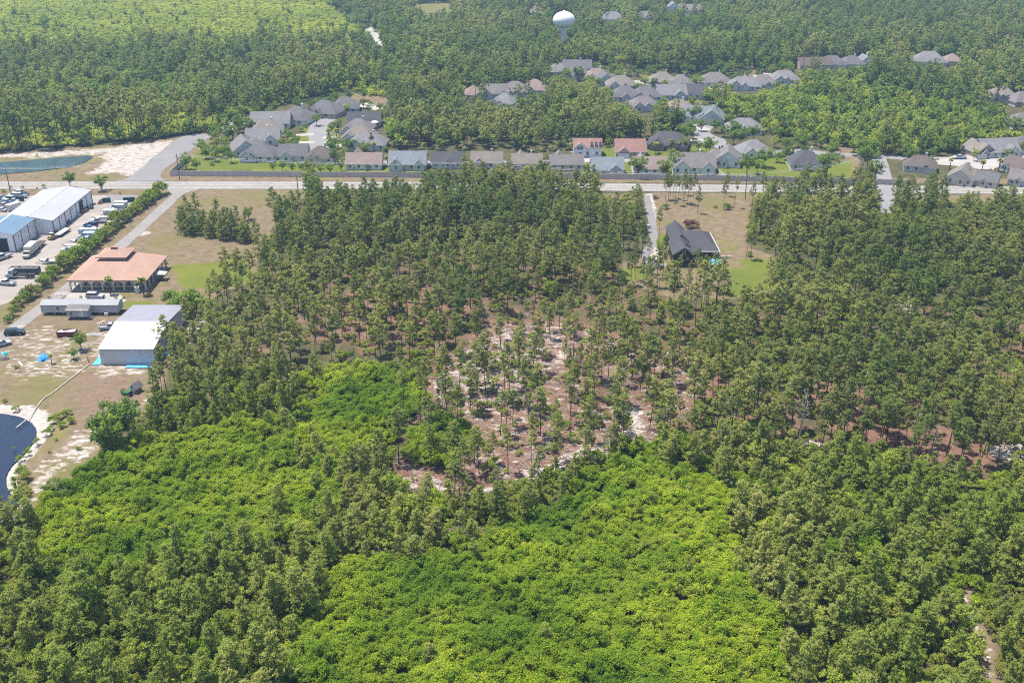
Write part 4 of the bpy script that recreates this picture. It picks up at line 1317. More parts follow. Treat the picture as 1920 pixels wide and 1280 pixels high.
def arcade(n_big, length, name):
    """a wall of arches along x, built around the openings"""
    Q = MB()
    h, th = 3.55, .35
    unit = length / n_big
    for i in range(n_big):
        x0 = -length / 2 + i * unit
        pw_ = .38
        wo = unit - pw_
        r0 = min(wo / 2, 1.55)
        zs = 2.95 - r0 * .8
        pts = []
        K = 8
        for k in range(K + 1):
            a = math.pi * (1 - k / K)
            pts.append((x0 + unit / 2 + math.cos(a) * wo / 2, zs + math.sin(a) * r0 * .95))
        # pier at the left of the opening
        Q.box(x0 - pw_ / 2, x0 + pw_ / 2, -th / 2, th / 2, .25, h)
        for k in range(K):
            (xa, za), (xb, zb) = pts[k], pts[k + 1]
            Q.add([(xa, -th / 2, za), (xb, -th / 2, zb), (xb, -th / 2, h), (xa, -th / 2, h), (xa, th / 2, za), (xb, th / 2, zb), (xb, th / 2, h), (xa, th / 2, h)],
                  [(0, 1, 2, 3), (4, 7, 6, 5), (0, 4, 5, 1)])
    Q.box(length / 2 - .19, length / 2 + .19, -th / 2, th / 2, .25, h)
    return Q.mesh(name, M_STUC)


am = arcade(7, 2 * hw - 1.6, "arcade")
obj("arcade", am, t, (0, -hd + .75, 0))
obj("arcade", am, t, (0, hd - .75, 0), math.pi)
am2 = arcade(6, 2 * hd - 1.6, "arcade_side")
obj("arcade", am2, t, (hw - .75, 0, 0), math.pi / 2)
obj("arcade", am2, t, (-hw + .75, 0, 0), -math.pi / 2)
cx0, cx1, cy0, cy1 = -129.0 + 122.8, -120.3 + 122.8, 304.2 - 303.65, 312.2 - 303.65
e, tp = 3.75, 6.1
R = MB()
A = [(-hw, -hd, e), (hw, -hd, e), (hw, hd, e), (-hw, hd, e)]
T = [(cx0 + .3, cy0 + .3, tp), (cx1 - .3, cy0 + .3, tp), (cx1 - .3, cy1 - .3, tp), (cx0 + .3, cy1 - .3, tp)]
R.add(A + T, [(0, 1, 5, 4), (2, 3, 7, 6), (4, 5, 6, 7)], 0)
R.add(A + T, [(1, 2, 6, 5), (3, 0, 4, 7)], 1)
R.add(A + [(x, y, z - .25) for x, y, z in A], [(0, 4, 5, 1), (1, 5, 6, 2), (2, 6, 7, 3), (3, 7, 4, 0), (4, 7, 6, 5)], 1)
rf = R.build("roof", [M_TERRA2, M_TERRA], t)
L = MB()
L.box(cx0 + .5, cx1 - .5, cy0 + .5, cy1 - .5, tp - .4, tp + 1.0)
ln = L.build("lantern_wall", M_STUC, t)
for k in range(6):
    Q = MB()
    xx = cx0 + 1.0 + (cx1 - cx0 - 2.0) * k / 5
    Q.box(xx - .38, xx + .38, cy0 + .44, cy0 + .52, tp + .25, tp + .85)
    Q.build("lantern_window", M_WIN, ln)
for k in range(5):
    Q = MB()
    yy = cy0 + 1.1 + (cy1 - cy0 - 2.2) * k / 4
    Q.box(cx1 - .52, cx1 - .44, yy - .38, yy + .38, tp + .25, tp + .85)
    Q.build("lantern_window", M_WIN, ln)
R = MB()
z1, z2 = tp + 1.0, tp + 2.5
x0, x1, y0, y1 = cx0 - .5, cx1 + .5, cy0 - .5, cy1 + .5
mx, my = (x0 + x1) / 2, (y0 + y1) / 2
A = [(x0, y0, z1), (x1, y0, z1), (x1, y1, z1), (x0, y1, z1)]
R.add(A + [(mx - .5, my, z2), (mx + .5, my, z2)], [(0, 1, 5, 4), (2, 3, 4, 5)], 0)
R.add(A + [(mx - .5, my, z2), (mx + .5, my, z2)], [(1, 2, 5), (3, 0, 4)], 1)
R.add(A + [(x, y, z - .2) for x, y, z in A], [(0, 4, 5, 1), (1, 5, 6, 2), (2, 6, 7, 3), (3, 7, 4, 0), (4, 7, 6, 5)], 1)
lr = R.build("lantern_roof", [M_TERRA2, M_TERRA], t)
Q = MB()
Q.box(mx - 1.1, mx + .6, my - .45, my + .45, z2 - .3, z2 + .35)
Q.box(mx - 1.3, mx + .8, my - .6, my + .6, z2 + .35, z2 + .5)
Q.build("roof_vent", mat("vent_paint", (.33, .18, .15), .8), lr)
for k in range(8):
    put_window(t, -hw + 4.5 + k * 2.2, -hd + 3.0, .9, 0, 1.1, 1.2)

# trailer home with porch room
t = thing("trailer_home", "long pale grey trailer home on piers with a front porch room", "trailer home", (-124.6, 275.4, 0))
M_TSID = mat("trailer_siding", (.50, .50, .49), .7, .05, .5, stripe=(0, 2.5, .2), var2=.06)
M_TROOF = mat("trailer_roof", (.245, .255, .27), .6, .06, .3, stripe=(0, 1.2, .12), var2=.1)
W = MB()
W.box(-11.1, 11.1, 0, 4.3, .75, 3.2)
W.add([(11.1, 0, 3.2), (11.1, 4.3, 3.2), (11.1, 2.15, 3.95)], [(0, 1, 2)])
W.add([(-11.1, 0, 3.2), (-11.1, 4.3, 3.2), (-11.1, 2.15, 3.95)], [(0, 2, 1)])
W.build("wall", M_TSID, t)
R = MB()
R.add([(-11.3, -.2, 3.15), (11.3, -.2, 3.15), (11.3, 2.15, 4.0), (-11.3, 2.15, 4.0), (-11.3, 4.5, 3.15), (11.3, 4.5, 3.15)], [(0, 1, 2, 3), (3, 2, 5, 4)])
R.add([(-11.3, -.2, 3.15), (-11.3, -.2, 2.98), (11.3, -.2, 2.98), (11.3, -.2, 3.15)], [(0, 1, 2, 3)])
R.build("roof", M_TROOF, t)
Q = MB()
Q.box(-2.6, 3.5, -3.0, -.02, .7, 2.9)
pr = Q.build("porch_room", M_TSID, t)
Q = MB()
Q.add([(-3.0, -3.4, 2.75), (3.9, -3.4, 2.75), (3.6, -.05, 3.45), (-2.8, -.05, 3.45), (-3.0, -3.4, 2.6), (3.9, -3.4, 2.6)], [(0, 1, 2, 3), (0, 4, 5, 1)])
Q.build("porch_roof", mat("porch_shingles", (.16, .145, .145), .9, .15, .8), pr)
Q = MB()
for k in range(4):
    Q.box(3.6, 4.6, -2.6 + k * .0, -1.2, .0 + .18 * (3 - k), .16 + .18 * (3 - k)) if k == 3 else Q.box(3.55 + .28 * k, 3.83 + .28 * k, -2.6, -1.3, 0, .62 - .15 * k)
Q.build("steps", M_TRIM, t)
for xx in (-10, -7.5, -5, 5.5, 8, 10.3):
    Q = MB()
    Q.box(xx - .2, xx + .2, .4, .8, 0, .75); Q.box(xx - .2, xx + .2, 3.4, 3.8, 0, .75)
    Q.build("pier", M_CONC, t)
put_window(t, -6.2, 0, 1.5, 0, .75, .75)
put_window(t, -3.3, 0, 1.5, 0, .75, .75)
put_window(t, -1.2, -3.0, 1.2, 0, .7, .7)
obj("door", window_meshes()["d"], t, (1.7, -3.0, .72), 0.0)
Q = MB()
Q.box(7.2, 8.2, -.8, -.1, 0, .9)
Q.build("air_conditioner", M_TRIM, t)

# garden shed, pavilion, pool
x, y = G(251, 737)
t = thing("garden_shed", "tiny grey shed with pitched roof beside the tractor", "shed", (x, y, 0), math.radians(-24))
t.scale = (.85, .85, .9)
W, R = MB(), MB()
roof_block(W, R, (0, 1.2, 1.9, 2.3, 'y', 'gable', 0, 2.0, .9))
W.build("wall", mat("weathered_boards", (.30, .29, .29), .9, .15, 1.5, stripe=(0, 6, .3)), t)
R.build("roof", [roof_mat("grey"), M_TRIM], t)
D = MB()
D.box(-.4, .4, -.02, .05, 0, 1.7)
D.build("door", M_TRIM, t)
x, y = G(703, 240)
t = thing("garden_pavilion", "small white round pavilion between the mauve and charcoal roofs", "pavilion", (x, y, 0))
Q = MB(); Q.lathe([(0, 3.6), (.9, 3.45), (1.9, 2.9), (2.1, 2.6), (1.9, 2.6)], 12); Q.build("roof", M_TRIM, t, True)
for k in range(6):
    Q = MB(); a = k * math.pi / 3
    Q.tube((1.7 * math.cos(a), 1.7 * math.sin(a), 0), (1.7 * math.cos(a), 1.7 * math.sin(a), 2.65), .09, .09, 6); Q.build("post", M_TRIM, t)
x, y = G(1341, 497)
t = thing("above_ground_pool", "bright blue round pool half hidden by slim pines in the yard", "pool", (x, y, 0))
Q = MB(); Q.lathe([(2.7, 0), (2.7, 1.2), (2.55, 1.2), (2.55, .9)], 20); Q.build("rim", M_TRIM, t)
Q = MB(); Q.lathe([(2.55, .95), (0.01, .95)], 20); Q.build("pool_water", mat("pool_blue", (.12, .62, .92), .1, .12, 1.5), t)

# water tower
x, y = G(1056, 107)
t = thing("water_tower", "white bulbous water tower rising above the far woods", "water tower", (x, y, 0))
M_TANK = mat("tank_paint", (.75, .77, .78), .35, .04, .1)
zt = 17.5
Q = MB()
Q.lathe([(3.2, 0), (1.9, 4), (1.75, zt - 2.0), (2.4, zt)], 20)
Q.build("pedestal", M_TANK, t, True)
Q = MB()
prof = [(2.3, zt - .3), (3.6, zt + .6)]
for k in range(11):
    a = -math.pi / 2 + math.pi * (k + 1.2) / 11.2
    prof.append((7.3 * math.cos(a), zt + 5.9 + 5.5 * math.sin(a)))
prof.append((.02, zt + 11.4))
Q.lathe(prof, 28)
tk = Q.build("tank", M_TANK, t, True)
Q = MB(); Q.lathe([(.9, zt + 11.2), (.9, zt + 11.9), (.02, zt + 12.1)], 12); Q.build("roof_hatch", M_TRIM, tk)
PROT.append((1036, 1074, 20, 50))

# ------------------------------------------------------------------ fences
M_FENCE = mat("weathered_fence_boards", (.66, .57, .52), .9, .14, 1.2, stripe=(0, 3.5, .12), var2=.10, sc2=.3)


def fence(label, pts, panel_h=2.2):
    t = thing("board_fence", label, "fence", (pts[0][0], pts[0][1], 0))
    pm = MB(); pm.box(0, 2.42, -.03, .03, .05, panel_h); pm.box(0, 2.42, -.05, .05, panel_h, panel_h + .06)
    pm = pm.mesh("fence_panel", M_FENCE)
    po = MB(); po.box(-.07, .07, -.09, .09, 0, panel_h + .18)
    po = po.mesh("fence_post", M_FENCE)
    for a, b in zip(pts, pts[1:]):
        L = math.hypot(b[0] - a[0], b[1] - a[1]); n = max(1, round(L / 2.5)); ang = math.atan2(b[1] - a[1], b[0] - a[0])
        for k in range(n):
            f = k / n
            p = (a[0] + (b[0] - a[0]) * f - pts[0][0], a[1] + (b[1] - a[1]) * f - pts[0][1], 0)
            q = obj("panel", pm, t, p, ang); q.scale = (L / n / 2.5, 1, 1)
            obj("post", po, t, p, ang)


fence("long brown-grey board fence along the far side of the road", [G(350, 303), G(320, 330), (-60, 417.5), (20, 415.5), G(1250, 337), G(1460, 341), (160, 405.8)])
fence("short board fence between two lawns behind the wide mauve-roofed house", [G(1347, 324), G(1363, 338)], 1.5)
M_SILT = mat("black_silt_cloth", (.02, .02, .022), .9)
line = smooth_line([(-225, 459), G(0, 283.5), G(110, 276), G(260, 263), G(340, 254), G(392, 246)], 6)
Q = MB()
for a, b in zip(line, line[1:]):
    Q.add([(a[0], a[1], 0), (b[0], b[1], 0), (b[0], b[1], .9), (a[0], a[1], .9), (a[0], a[1] + .06, 0), (b[0], b[1] + .06, 0), (b[0], b[1] + .06, .9), (a[0], a[1] + .06, .9)],
          [(0, 1, 2, 3), (4, 7, 6, 5), (3, 2, 6, 7)])
tag(Q.build("silt_fence", M_SILT), "low black silt fence along the edge of the tall pine wood", "fence")
M_SCREEN = mat("green_screen_cloth", (.035, .10, .10), .85, .15, 1.5)
for k, (a, b) in enumerate([((14, 378), (46, 378)), ((193, 381), (208, 380)), ((232, 380), (254, 379))]):
    p, q = G(*a), G(*b)
    t = thing("screened_gate", ["dark green screened fence in front of the left parked cars", "dark green screened gate leaf at the warehouse's far corner", "dark green screened gate leaf by the bush row"][k], "gate", (p[0], p[1], 0), math.atan2(q[1] - p[1], q[0] - p[0]), "green screened gates of the yard")
    L = math.hypot(q[0] - p[0], q[1] - p[1])
    Q = MB(); Q.box(0, L, -.02, .02, .1, 2.0); Q.build("screen_cloth", M_SCREEN, t)
    for f in (0, .5, 1):
        Q = MB(); Q.tube((L * f, 0, 0), (L * f, 0, 2.1), .05, .05, 6); Q.build("post", M_DTRIM, t)


# ------------------------------------------------------------------ vehicles
M_PAINT = mat("vehicle_paint", (.55, .56, .57), .3, .03, .5, spec=.5)
M_GLASS = mat("vehicle_glass", (.03, .04, .05), .08, .05, spec=.7)
M_TYRE = mat("tyre_rubber", (.022, .022, .024), .9)
M_RIM = mat("wheel_rim", (.45, .45, .46), .35, .05)
M_LAMP = mat("headlight_lens", (.75, .75, .72), .15, .02)
M_RED = mat("tail_light_lens", (.40, .02, .02), .2, .02)
M_CHASS = mat("chassis_steel", (.06, .055, .05), .8, .2)
PAINT = {"white": M_PAINT, "black": mat("paint_black", (.025, .028, .032), .25), "green": mat("paint_dark_green", (.018, .045, .042), .25), "silver": mat("paint_silver", (.42, .44, .47), .3), "blue": mat("paint_blue", (.07, .14, .30), .3),
         "navy": mat("paint_navy", (.03, .05, .11), .3), "tan": mat("paint_tan", (.50, .46, .33), .4), "grey": mat("paint_grey", (.22, .23, .25), .3), "red": mat("paint_red", (.35, .05, .04), .3), "pale": mat("paint_pale_blue", (.50, .58, .66), .3)}
_wheel = {}


def wheel(t, x, y, r, w=.24):
    k = (round(r, 2), w)
    if k not in _wheel:
        a = MB(); a.tube((0, -w / 2, 0), (0, w / 2, 0), r, r, 12)
        b = MB(); b.tube((0, -w / 2 - .012, 0), (0, w / 2 + .012, 0), r * .58, r * .58, 10)
        _wheel[k] = (a.mesh("tyre", M_TYRE), b.mesh("rim", M_RIM))
    o = obj("wheel", _wheel[k][0], t, (x, y, r))
    obj("rim", _wheel[k][1], o)


def make_vehicle(kind):
    t = obj(kind, None, None, (0, 0, 0))
    B, Gl = MB(), MB()
    if kind == "sedan":
        L, W, ax, r = 2.35, .9, (1.42, -1.40), .32
        B.extrude_y([(-2.35, .30), (2.3, .30), (2.4, .62), (2.25, .78), (1.15, .95), (-1.75, .98), (-2.3, .90), (-2.4, .6)], -W, W)
        B.taper((-.95, .25, -.62, .62), (-.9, .2, -.6, .6), 1.40, 1.46)
        Gl.taper((-1.75, 1.15, -.82, .82), (-1.0, .30, -.63, .63), .96, 1.40)
    elif kind == "suv":
        L, W, ax, r = 2.45, .97, (1.5, -1.5), .38
        B.extrude_y([(-2.4, .36), (2.35, .36), (2.45, .7), (2.35, .98), (1.15, 1.10), (-2.35, 1.12), (-2.45, .8)], -W, W)
        B.taper((-2.12, .45, -.74, .74), (-2.05, .4, -.7, .7), 1.70, 1.78)
        Gl.taper((-2.33, 1.2, -.88, .88), (-2.15, .5, -.75, .75), 1.10, 1.70)
    elif kind == "pickup":
        L, W, ax, r = 2.85, .98, (1.8, -1.65), .40
        B.extrude_y([(-.6, .42), (2.75, .42), (2.88, .8), (2.75, 1.05), (1.55, 1.15), (-.6, 1.15)], -W, W)
        B.box(-2.85, -.6, -W, W, .45, .72)
        B.box(-2.85, -.6, -W, -W + .1, .72, 1.14); B.box(-2.85, -.6, W - .1, W, .72, 1.14); B.box(-2.87, -2.77, -W + .1, W - .1, .72, 1.12)
        B.taper((-.4, .75, -.74, .74), (-.35, .7, -.7, .7), 1.76, 1.84)
        Gl.taper((-.58, 1.5, -.88, .88), (-.45, .8, -.75, .75), 1.15, 1.76)
    elif kind == "van":
        L, W, ax, r = 2.8, 1.0, (1.8, -1.7), .38
        B.extrude_y([(-2.8, .4), (2.7, .4), (2.85, .75), (2.7, 1.1), (1.9, 1.25), (1.15, 2.15), (.9, 2.3), (-2.7, 2.3), (-2.8, 2.1)], -W, W)
        Gl.extrude_y([(1.95, 1.24), (2.0, 1.3), (1.22, 2.16), (1.12, 2.12)], -W + .1, W - .1)
        Gl.box(.35, 1.3, -W - .01, W + .01, 1.35, 1.9)
    B.build("body", M_PAINT, t)
    Gl.build("windows", M_GLASS, t)
    for x in ax:
        for s_ in (-1, 1):
            wheel(t, x, s_ * (W - .1), r)
    for s_ in (-1, 1):
        Q = MB(); Q.box(L - .06, L + .04, s_ * W * .72 - .16, s_ * W * .72 + .16, .62, .80); Q.build("headlight", M_LAMP, t)
        Q = MB(); Q.box(-L - .04, -L + .06, s_ * W * .78 - .12, s_ * W * .78 + .12, .68, .92); Q.build("tail_light", M_RED, t)
    Q = MB(); Q.box(L - .1, L + .07, -W * .95, W * .95, .34, .55); Q.build("bumper", M_CHASS, t)
    return t


def make_trailer(kind):
    t = obj(kind, None, None, (0, 0, 0))
    if kind == "enclosed_trailer":
        B = MB(); B.box(-2.6, 2.6, -1.05, 1.05, .5, 2.55); B.extrude_z([(2.6, -1.05), (3.1, 0), (2.6, 1.05)], .5, 2.55); B.build("body", M_PAINT, t)
        Q = MB(); Q.box(-2.64, 2.64, -1.09, 1.09, 2.55, 2.66); Q.build("roof", M_TRIM, t)
        Q = MB(); Q.box(3.0, 4.3, -.06, .06, .45, .58); Q.build("tow_bar", M_CHASS, t)
        Q = MB(); Q.box(.2, .9, -1.07, -1.04, .6, 2.3); Q.build("side_door", M_TRIM, t)
        for x in (-.5, .3):
            for s_ in (-1, 1):
                wheel(t, x, s_ * 1.0, .34)
    elif kind == "flatbed_trailer":
        B = MB(); B.box(-4.0, 4.0, -1.2, 1.2, .85, 1.05); B.build("deck", mat("deck_boards", (.42, .38, .34), .9, .15, 1.0, stripe=(1, 3.5, .3)), t)
        Q = MB(); Q.box(-4.0, 4.0, -1.26, -1.2, .72, 1.0); Q.box(-4.0, 4.0, 1.2, 1.26, .72, 1.0); Q.box(4.0, 5.6, -.08, .08, .75, .9); Q.build("frame", M_CHASS, t)
        for x in (-2.0, -1.1):
            for s_ in (-1, 1):
                wheel(t, x, s_ * 1.0, .40)
    elif kind == "boat":
        B = MB()
        prof = [(-2.9, 1.0, 1.1), (-1.0, 1.1, 1.15), (1.0, 1.0, 1.25), (2.2, .6, 1.4), (3.1, .03, 1.55)]
        vs, fs = [], []
        for x, w, z in prof:
            vs += [(x, -w, z), (x, -w * .7, .62 + max(0, x - 1) * .2), (x, 0, .5 + max(0, x - 1) * .28), (x, w * .7, .62 + max(0, x - 1) * .2), (x, w, z)]
        for i in range(len(prof) - 1):
            for k in range(4):
                a = i * 5 + k
                fs.append((a, a + 1, a + 6, a + 5))
        fs.append((0, 4, 3, 2, 1))
        B.add(vs, fs)
        B.build("hull", M_PAINT, t)
        Q = MB()
        Q.add([(-2.7, -.85, 1.02), (1.0, -.85, 1.12), (1.0, .85, 1.12), (-2.7, .85, 1.02)], [(0, 1, 2, 3)])
        Q.add([(1.0, -.9, 1.24), (2.2, -.55, 1.38), (3.0, 0, 1.5), (2.2, .55, 1.38), (1.0, .9, 1.24)], [(0, 1, 2, 3, 4)])
        Q.build("deck", M_TRIM, t)
        Q = MB(); Q.taper((.3, 1.2, -.75, .75), (.1, .5, -.65, .65), 1.12, 1.75); Q.build("windscreen", M_GLASS, t)
        Q = MB(); Q.box(-3.3, -2.85, -.22, .22, .55, 1.55); Q.build("outboard_motor", M_CHASS, t)
        Q = MB(); Q.box(-2.6, 4.2, -.06, .06, .38, .5); Q.box(-1.2, -1.0, -1.0, 1.0, .36, .48); Q.build("trailer_frame", M_CHASS, t)
        for s_ in (-1, 1):
            wheel(t, -1.1, s_ * 1.0, .32)
    elif kind == "camper":
        B = MB(); B.extrude_y([(-3.6, .55), (3.3, .55), (3.7, 1.2), (3.4, 2.7), (-3.5, 2.75), (-3.7, 1.4)], -1.15, 1.15); B.build("body", M_PAINT, t)
        Q = MB(); Q.box(-2.6, -1.4, -1.18, -1.14, 1.5, 2.2); Q.box(.6, 2.0, -1.18, -1.14, 1.5, 2.2); Q.build("windows", M_GLASS, t)
        Q = MB(); Q.box(-.4, .3, -1.17, -1.14, .65, 2.3); Q.build("door", M_TRIM, t)
        Q = MB(); Q.box(-.9, .1, -.4, .4, 2.75, 3.0); Q.build("roof_unit", M_TRIM, t)
        for x in (-.5, .4):
            for s_ in (-1, 1):
                wheel(t, x, s_ * 1.0, .34)
    return t


PROTO = {k: make_vehicle(k) for k in ("sedan", "suv", "pickup", "van")}
PROTO.update({k: make_trailer(k) for k in ("enclosed_trailer", "flatbed_trailer", "boat", "camper")})
CATV = {"sedan": "car", "suv": "car", "pickup": "pickup truck", "van": "van", "enclosed_trailer": "trailer", "flatbed_trailer": "trailer", "boat": "boat", "camper": "camper"}


def vehicle(kind, px, py, rot, color, label, group=None, s=1.0):
    x, y = G(px, py)
    o = copy_tree(PROTO[kind], None, {"vehicle_paint": PAINT[color]} if color != "white" else None)
    o.location = (x, y, .07)
    o.rotation_euler = (0, 0, math.radians(rot))
    o.scale = (s, s, s)
    tag(o, label, CATV[kind], group)
    return o


GV = "vehicles parked along the bush row"
for a in [
    ("enclosed_trailer", 237, 389, 180, "white", "white box trailer nearest the gate in the bush-side row"),
    ("van", 229, 394, 180, "white", "white van second from the gate in the bush-side row"),
    ("pickup", 223, 399, 180, "silver", "silver pickup third from the gate in the bush-side row"),
    ("enclosed_trailer", 217, 405, 180, "white", "white box trailer in the middle of the bush-side row"),
    ("flatbed_trailer", 206, 411, 180, "white", "open flatbed trailer in the middle of the bush-side row"),
    ("pickup", 194, 418, 180, "white", "white pickup in front of the dark car in the bush-side row"),
    ("suv", 180, 425, 172, "navy", "dark navy car in the bush-side row"),
    ("sedan", 175, 430, 185, "blue", "blue sedan left of the dark navy car"),
    ("sedan", 184, 433, 180, "white", "white sedan just behind the long camper"),
    ("camper", 176, 441, 180, "white", "long white camper in the bush-side row"),
    ("van", 173, 447, 180, "pale", "pale blue van in front of the long camper"),
    ("sedan", 171, 451, 178, "white", "white car tucked beneath the bushes by the pale van"),
    ("boat", 157, 457, 180, "white", "white boat on a trailer under the bush row"),
    ("flatbed_trailer", 151, 464, 178, "white", "low open trailer below the white boat"),
    ("sedan", 138, 471, 182, "white", "white car at the near end of the bush-side row"),
]:
    vehicle(a[0], a[1] - 9, *a[2:], GV, .88 if 'trailer' in a[0] or a[0] == 'camper' else 1.0)
GL = "cars parked left of the warehouse"
for a in [
    ("suv", 27, 369, 160, "white", "white car furthest from the camera in the left car park"),
    ("pickup", 39, 370, 165, "white", "white pickup behind the green screened fence"),
    ("suv", 17, 375, 160, "pale", "pale blue car at the green screened fence's left end"),
    ("sedan", 45, 366, 150, "navy", "dark blue car at the back corner of the left car park"),
    ("suv", 8, 381, 160, "white", "white car second row of the left car park"),
    ("sedan", 18, 384, 160, "blue", "blue car second row of the left car park"),
    ("pickup", 9, 389, 160, "silver", "silver pickup third row of the left car park"),
    ("sedan", 3, 396, 160, "white", "white car at the frame edge in the left car park"),
    ("suv", 33, 364, 160, "silver", "silver car in the back row of the left car park"), ("sedan", 25, 379, 160, "white", "white sedan beside the blue car, left car park"), ("sedan", 2, 373, 160, "grey", "grey car at the frame edge behind the white car"),
]:
    vehicle(*a, GL)
vehicle("enclosed_trailer", 27, 394, 62, "white", "white box trailer between car park and warehouse")
vehicle("flatbed_trailer", 118, 439, 84, "white", "long empty flatbed trailer beside the warehouse wall", None, .95)
vehicle("boat", 93, 494, 188, "silver", "silver and blue boat on a trailer at the near bush row")
vehicle("pickup", 13, 534, 168, "white", "white pickup nearest the driveway at the left edge")
vehicle("pickup", 5, 486, 240, "white", "white work truck in front of the open bay door", None, 1.1)
vehicle("suv", 179, 559, -4, "white", "white van-like car on the slab before the arcade house", None, 1.05)
vehicle("suv", 28, 627, 12, "green", "dark green car parked beside the gravel drive", None, 1.05)
vehicle("sedan", 4, 648, 40, "silver", "silver car cut by the left frame edge")
vehicle("pickup", 207, 617, 10, "silver", "silver pickup half hidden behind the white barn's corner")
vehicle("pickup", 1799, 298, 184, "pale", "pale blue pickup on the far turning circle")
vehicle("sedan", 1884, 317, 172, "white", "white car on the lawn edge below the turning circle tree")
vehicle("suv", 1085, 291, 100, "black", "black car before the two-storey house's garage")
vehicle("sedan", 1263, 243, 150, "black", "dark car behind the dark brick house")
vehicle("sedan", 614, 216, 20, "white", "white car at the head of the curved street")
vehicle("sedan", 466, 236, 10, "white", "white car behind the tan-peaked house")
vehicle("suv", 1192, 166, 0, "white", "white car beside the grey house with porch roof")
vehicle("sedan", 1640, 121, 5, "white", "white car among the trees of the far row")
for p in PROTO.values():
    for c in list(p.children):
        for q in list(c.children):
            bpy.data.objects.remove(q)
        bpy.data.objects.remove(c)
    bpy.data.objects.remove(p)

# box truck, roll-off truck, container, skip, loader, tractor
x, y = G(56, 480)
t = thing("box_truck", "tan cab truck carrying a cream container beside the blue-roofed hall", "truck", (x, y, .06), math.radians(-88))
Q = MB(); Q.extrude_y([(1.2, .6), (3.3, .6), (3.4, 1.3), (2.6, 1.5), (2.2, 2.3), (1.2, 2.35)], -1.05, 1.05); Q.build("cab", PAINT["tan"], t)
Q = MB(); Q.extrude_y([(2.62, 1.5), (2.68, 1.55), (2.28, 2.28), (2.2, 2.25)], -.9, .9); Q.box(1.5, 2.2, -1.07, 1.07, 1.55, 2.15); Q.build("windows", M_GLASS, t)
Q = MB(); Q.box(-11.5, 3.2, -.45, .45, .55, .85); Q.box(-12.0, -5.2, -1.2, 1.2, .95, 1.15); Q.build("chassis", M_CHASS, t)
Q = MB(); Q.box(-5.1, .9, -1.22, 1.22, .95, 3.5); Q.build("container", mat("cream_container", (.60, .57, .49), .7, .08, .6, stripe=(0, 3, .2)), t)
Q = MB(); Q.box(-1.4, -1.0, -1.24, -1.21, 1.1, 3.2); Q.build("container_door", M_CHASS, t)
for xx in (2.4, -1.8, -6.8, -7.9):
    for s_ in (-1, 1):
        wheel(t, xx, s_ * .95, .48, .3)
x, y = G(98, 449)
t = thing("skid_loader", "small white and yellow loader behind the container truck", "loader", (x, y, .06), math.radians(70))
Q = MB(); Q.taper((-1.2, 1.2, -.7, .7), (-1.1, .9, -.65, .65), .4, 1.2); Q.box(-1.0, 0.0, -.65, .65, 1.2, 1.5); Q.build("body", mat("loader_yellow", (.55, .42, .16), .5), t)
Q = MB(); Q.taper((-.3, .8, -.6, .6), (-.2, .6, -.55, .55), 1.2, 2.2); Q.build("cab", M_GLASS, t)
Q = MB(); Q.box(-.35, .7, -.62, .62, 2.2, 2.32); Q.build("cab_roof", M_TRIM, t)
Q = MB(); Q.box(1.5, 2.2, -.9, .9, .2, .75); Q.box(.4, 1.5, -.8, -.65, .5, .7); Q.box(.4, 1.5, .65, .8, .5, .7); Q.build("bucket", M_CHASS, t)
for xx in (-.7, .7):
    for s_ in (-1, 1):
        wheel(t, xx, s_ * .85, .42, .3)
x, y = G(40, 521)
t = thing("roll_off_truck", "white-cab truck with bare rear chassis before the dark container", "truck", (x, y, .06), math.radians(182))
Q = MB(); Q.extrude_y([(2.0, .7), (4.4, .7), (4.5, 1.5), (3.5, 1.8), (3.1, 2.9), (2.0, 2.95)], -1.15, 1.15); Q.build("cab", PAINT["white"], t)
Q = MB(); Q.extrude_y([(3.5, 1.8), (3.56, 1.86), (3.18, 2.86), (3.1, 2.84)], -1.0, 1.0); Q.box(2.4, 3.0, -1.17, 1.17, 1.9, 2.6); Q.build("windows", M_GLASS, t)
Q = MB(); Q.box(-4.2, 4.2, -.5, .5, .7, 1.1); Q.box(-4.4, 1.6, -.9, -.7, 1.1, 1.35); Q.box(-4.4, 1.6, .7, .9, 1.1, 1.35); Q.box(1.2, 1.8, -.9, .9, 1.1, 1.9); Q.build("chassis", M_CHASS, t)
for xx in (3.4, -2.2, -3.4):
    for s_ in (-1, 1):
        wheel(t, xx, s_ * 1.0, .52, .32)


def skip(name, label, px, py, rot, L, Wd, H, m, load):
    x, y = G(px, py)
    t = thing(name, label, "skip", (x, y, .06), math.radians(rot))
    Q = MB()
    th = .08
    Q.box(-L / 2, L / 2, -Wd / 2, Wd / 2, .1, .25)
    Q.box(-L / 2, L / 2, -Wd / 2, -Wd / 2 + th, .25, H); Q.box(-L / 2, L / 2, Wd / 2 - th, Wd / 2, .25, H)
    Q.box(-L / 2, -L / 2 + th, -Wd / 2 + th, Wd / 2 - th, .25, H); Q.box(L / 2 - th, L / 2, -Wd / 2 + th, Wd / 2 - th, .25, H)
    Q.build("bin", m, t)
    n = int(L / .9)
    for k in range(n + 1):
        Q = MB(); xx = -L / 2 + .05 + (L - .1) * k / n
        Q.box(xx - .05, xx + .05, -Wd / 2 - .07, -Wd / 2 - .005, .2, H); Q.build("rib", m, t)
    r = random.Random(int(px))
    Q = MB(); nx, ny = 8, 5
    vs = [(-L / 2 + .1 + (L - .2) * i / (nx - 1), -Wd / 2 + .1 + (Wd - .2) * j / (ny - 1), H - .35 + r.uniform(-.2, .35)) for j in range(ny) for i in range(nx)]
    Q.add(vs, [(j * nx + i, j * nx + i + 1, (j + 1) * nx + i + 1, (j + 1) * nx + i) for j in range(ny - 1) for i in range(nx - 1)])
    Q.build("load", load, t)


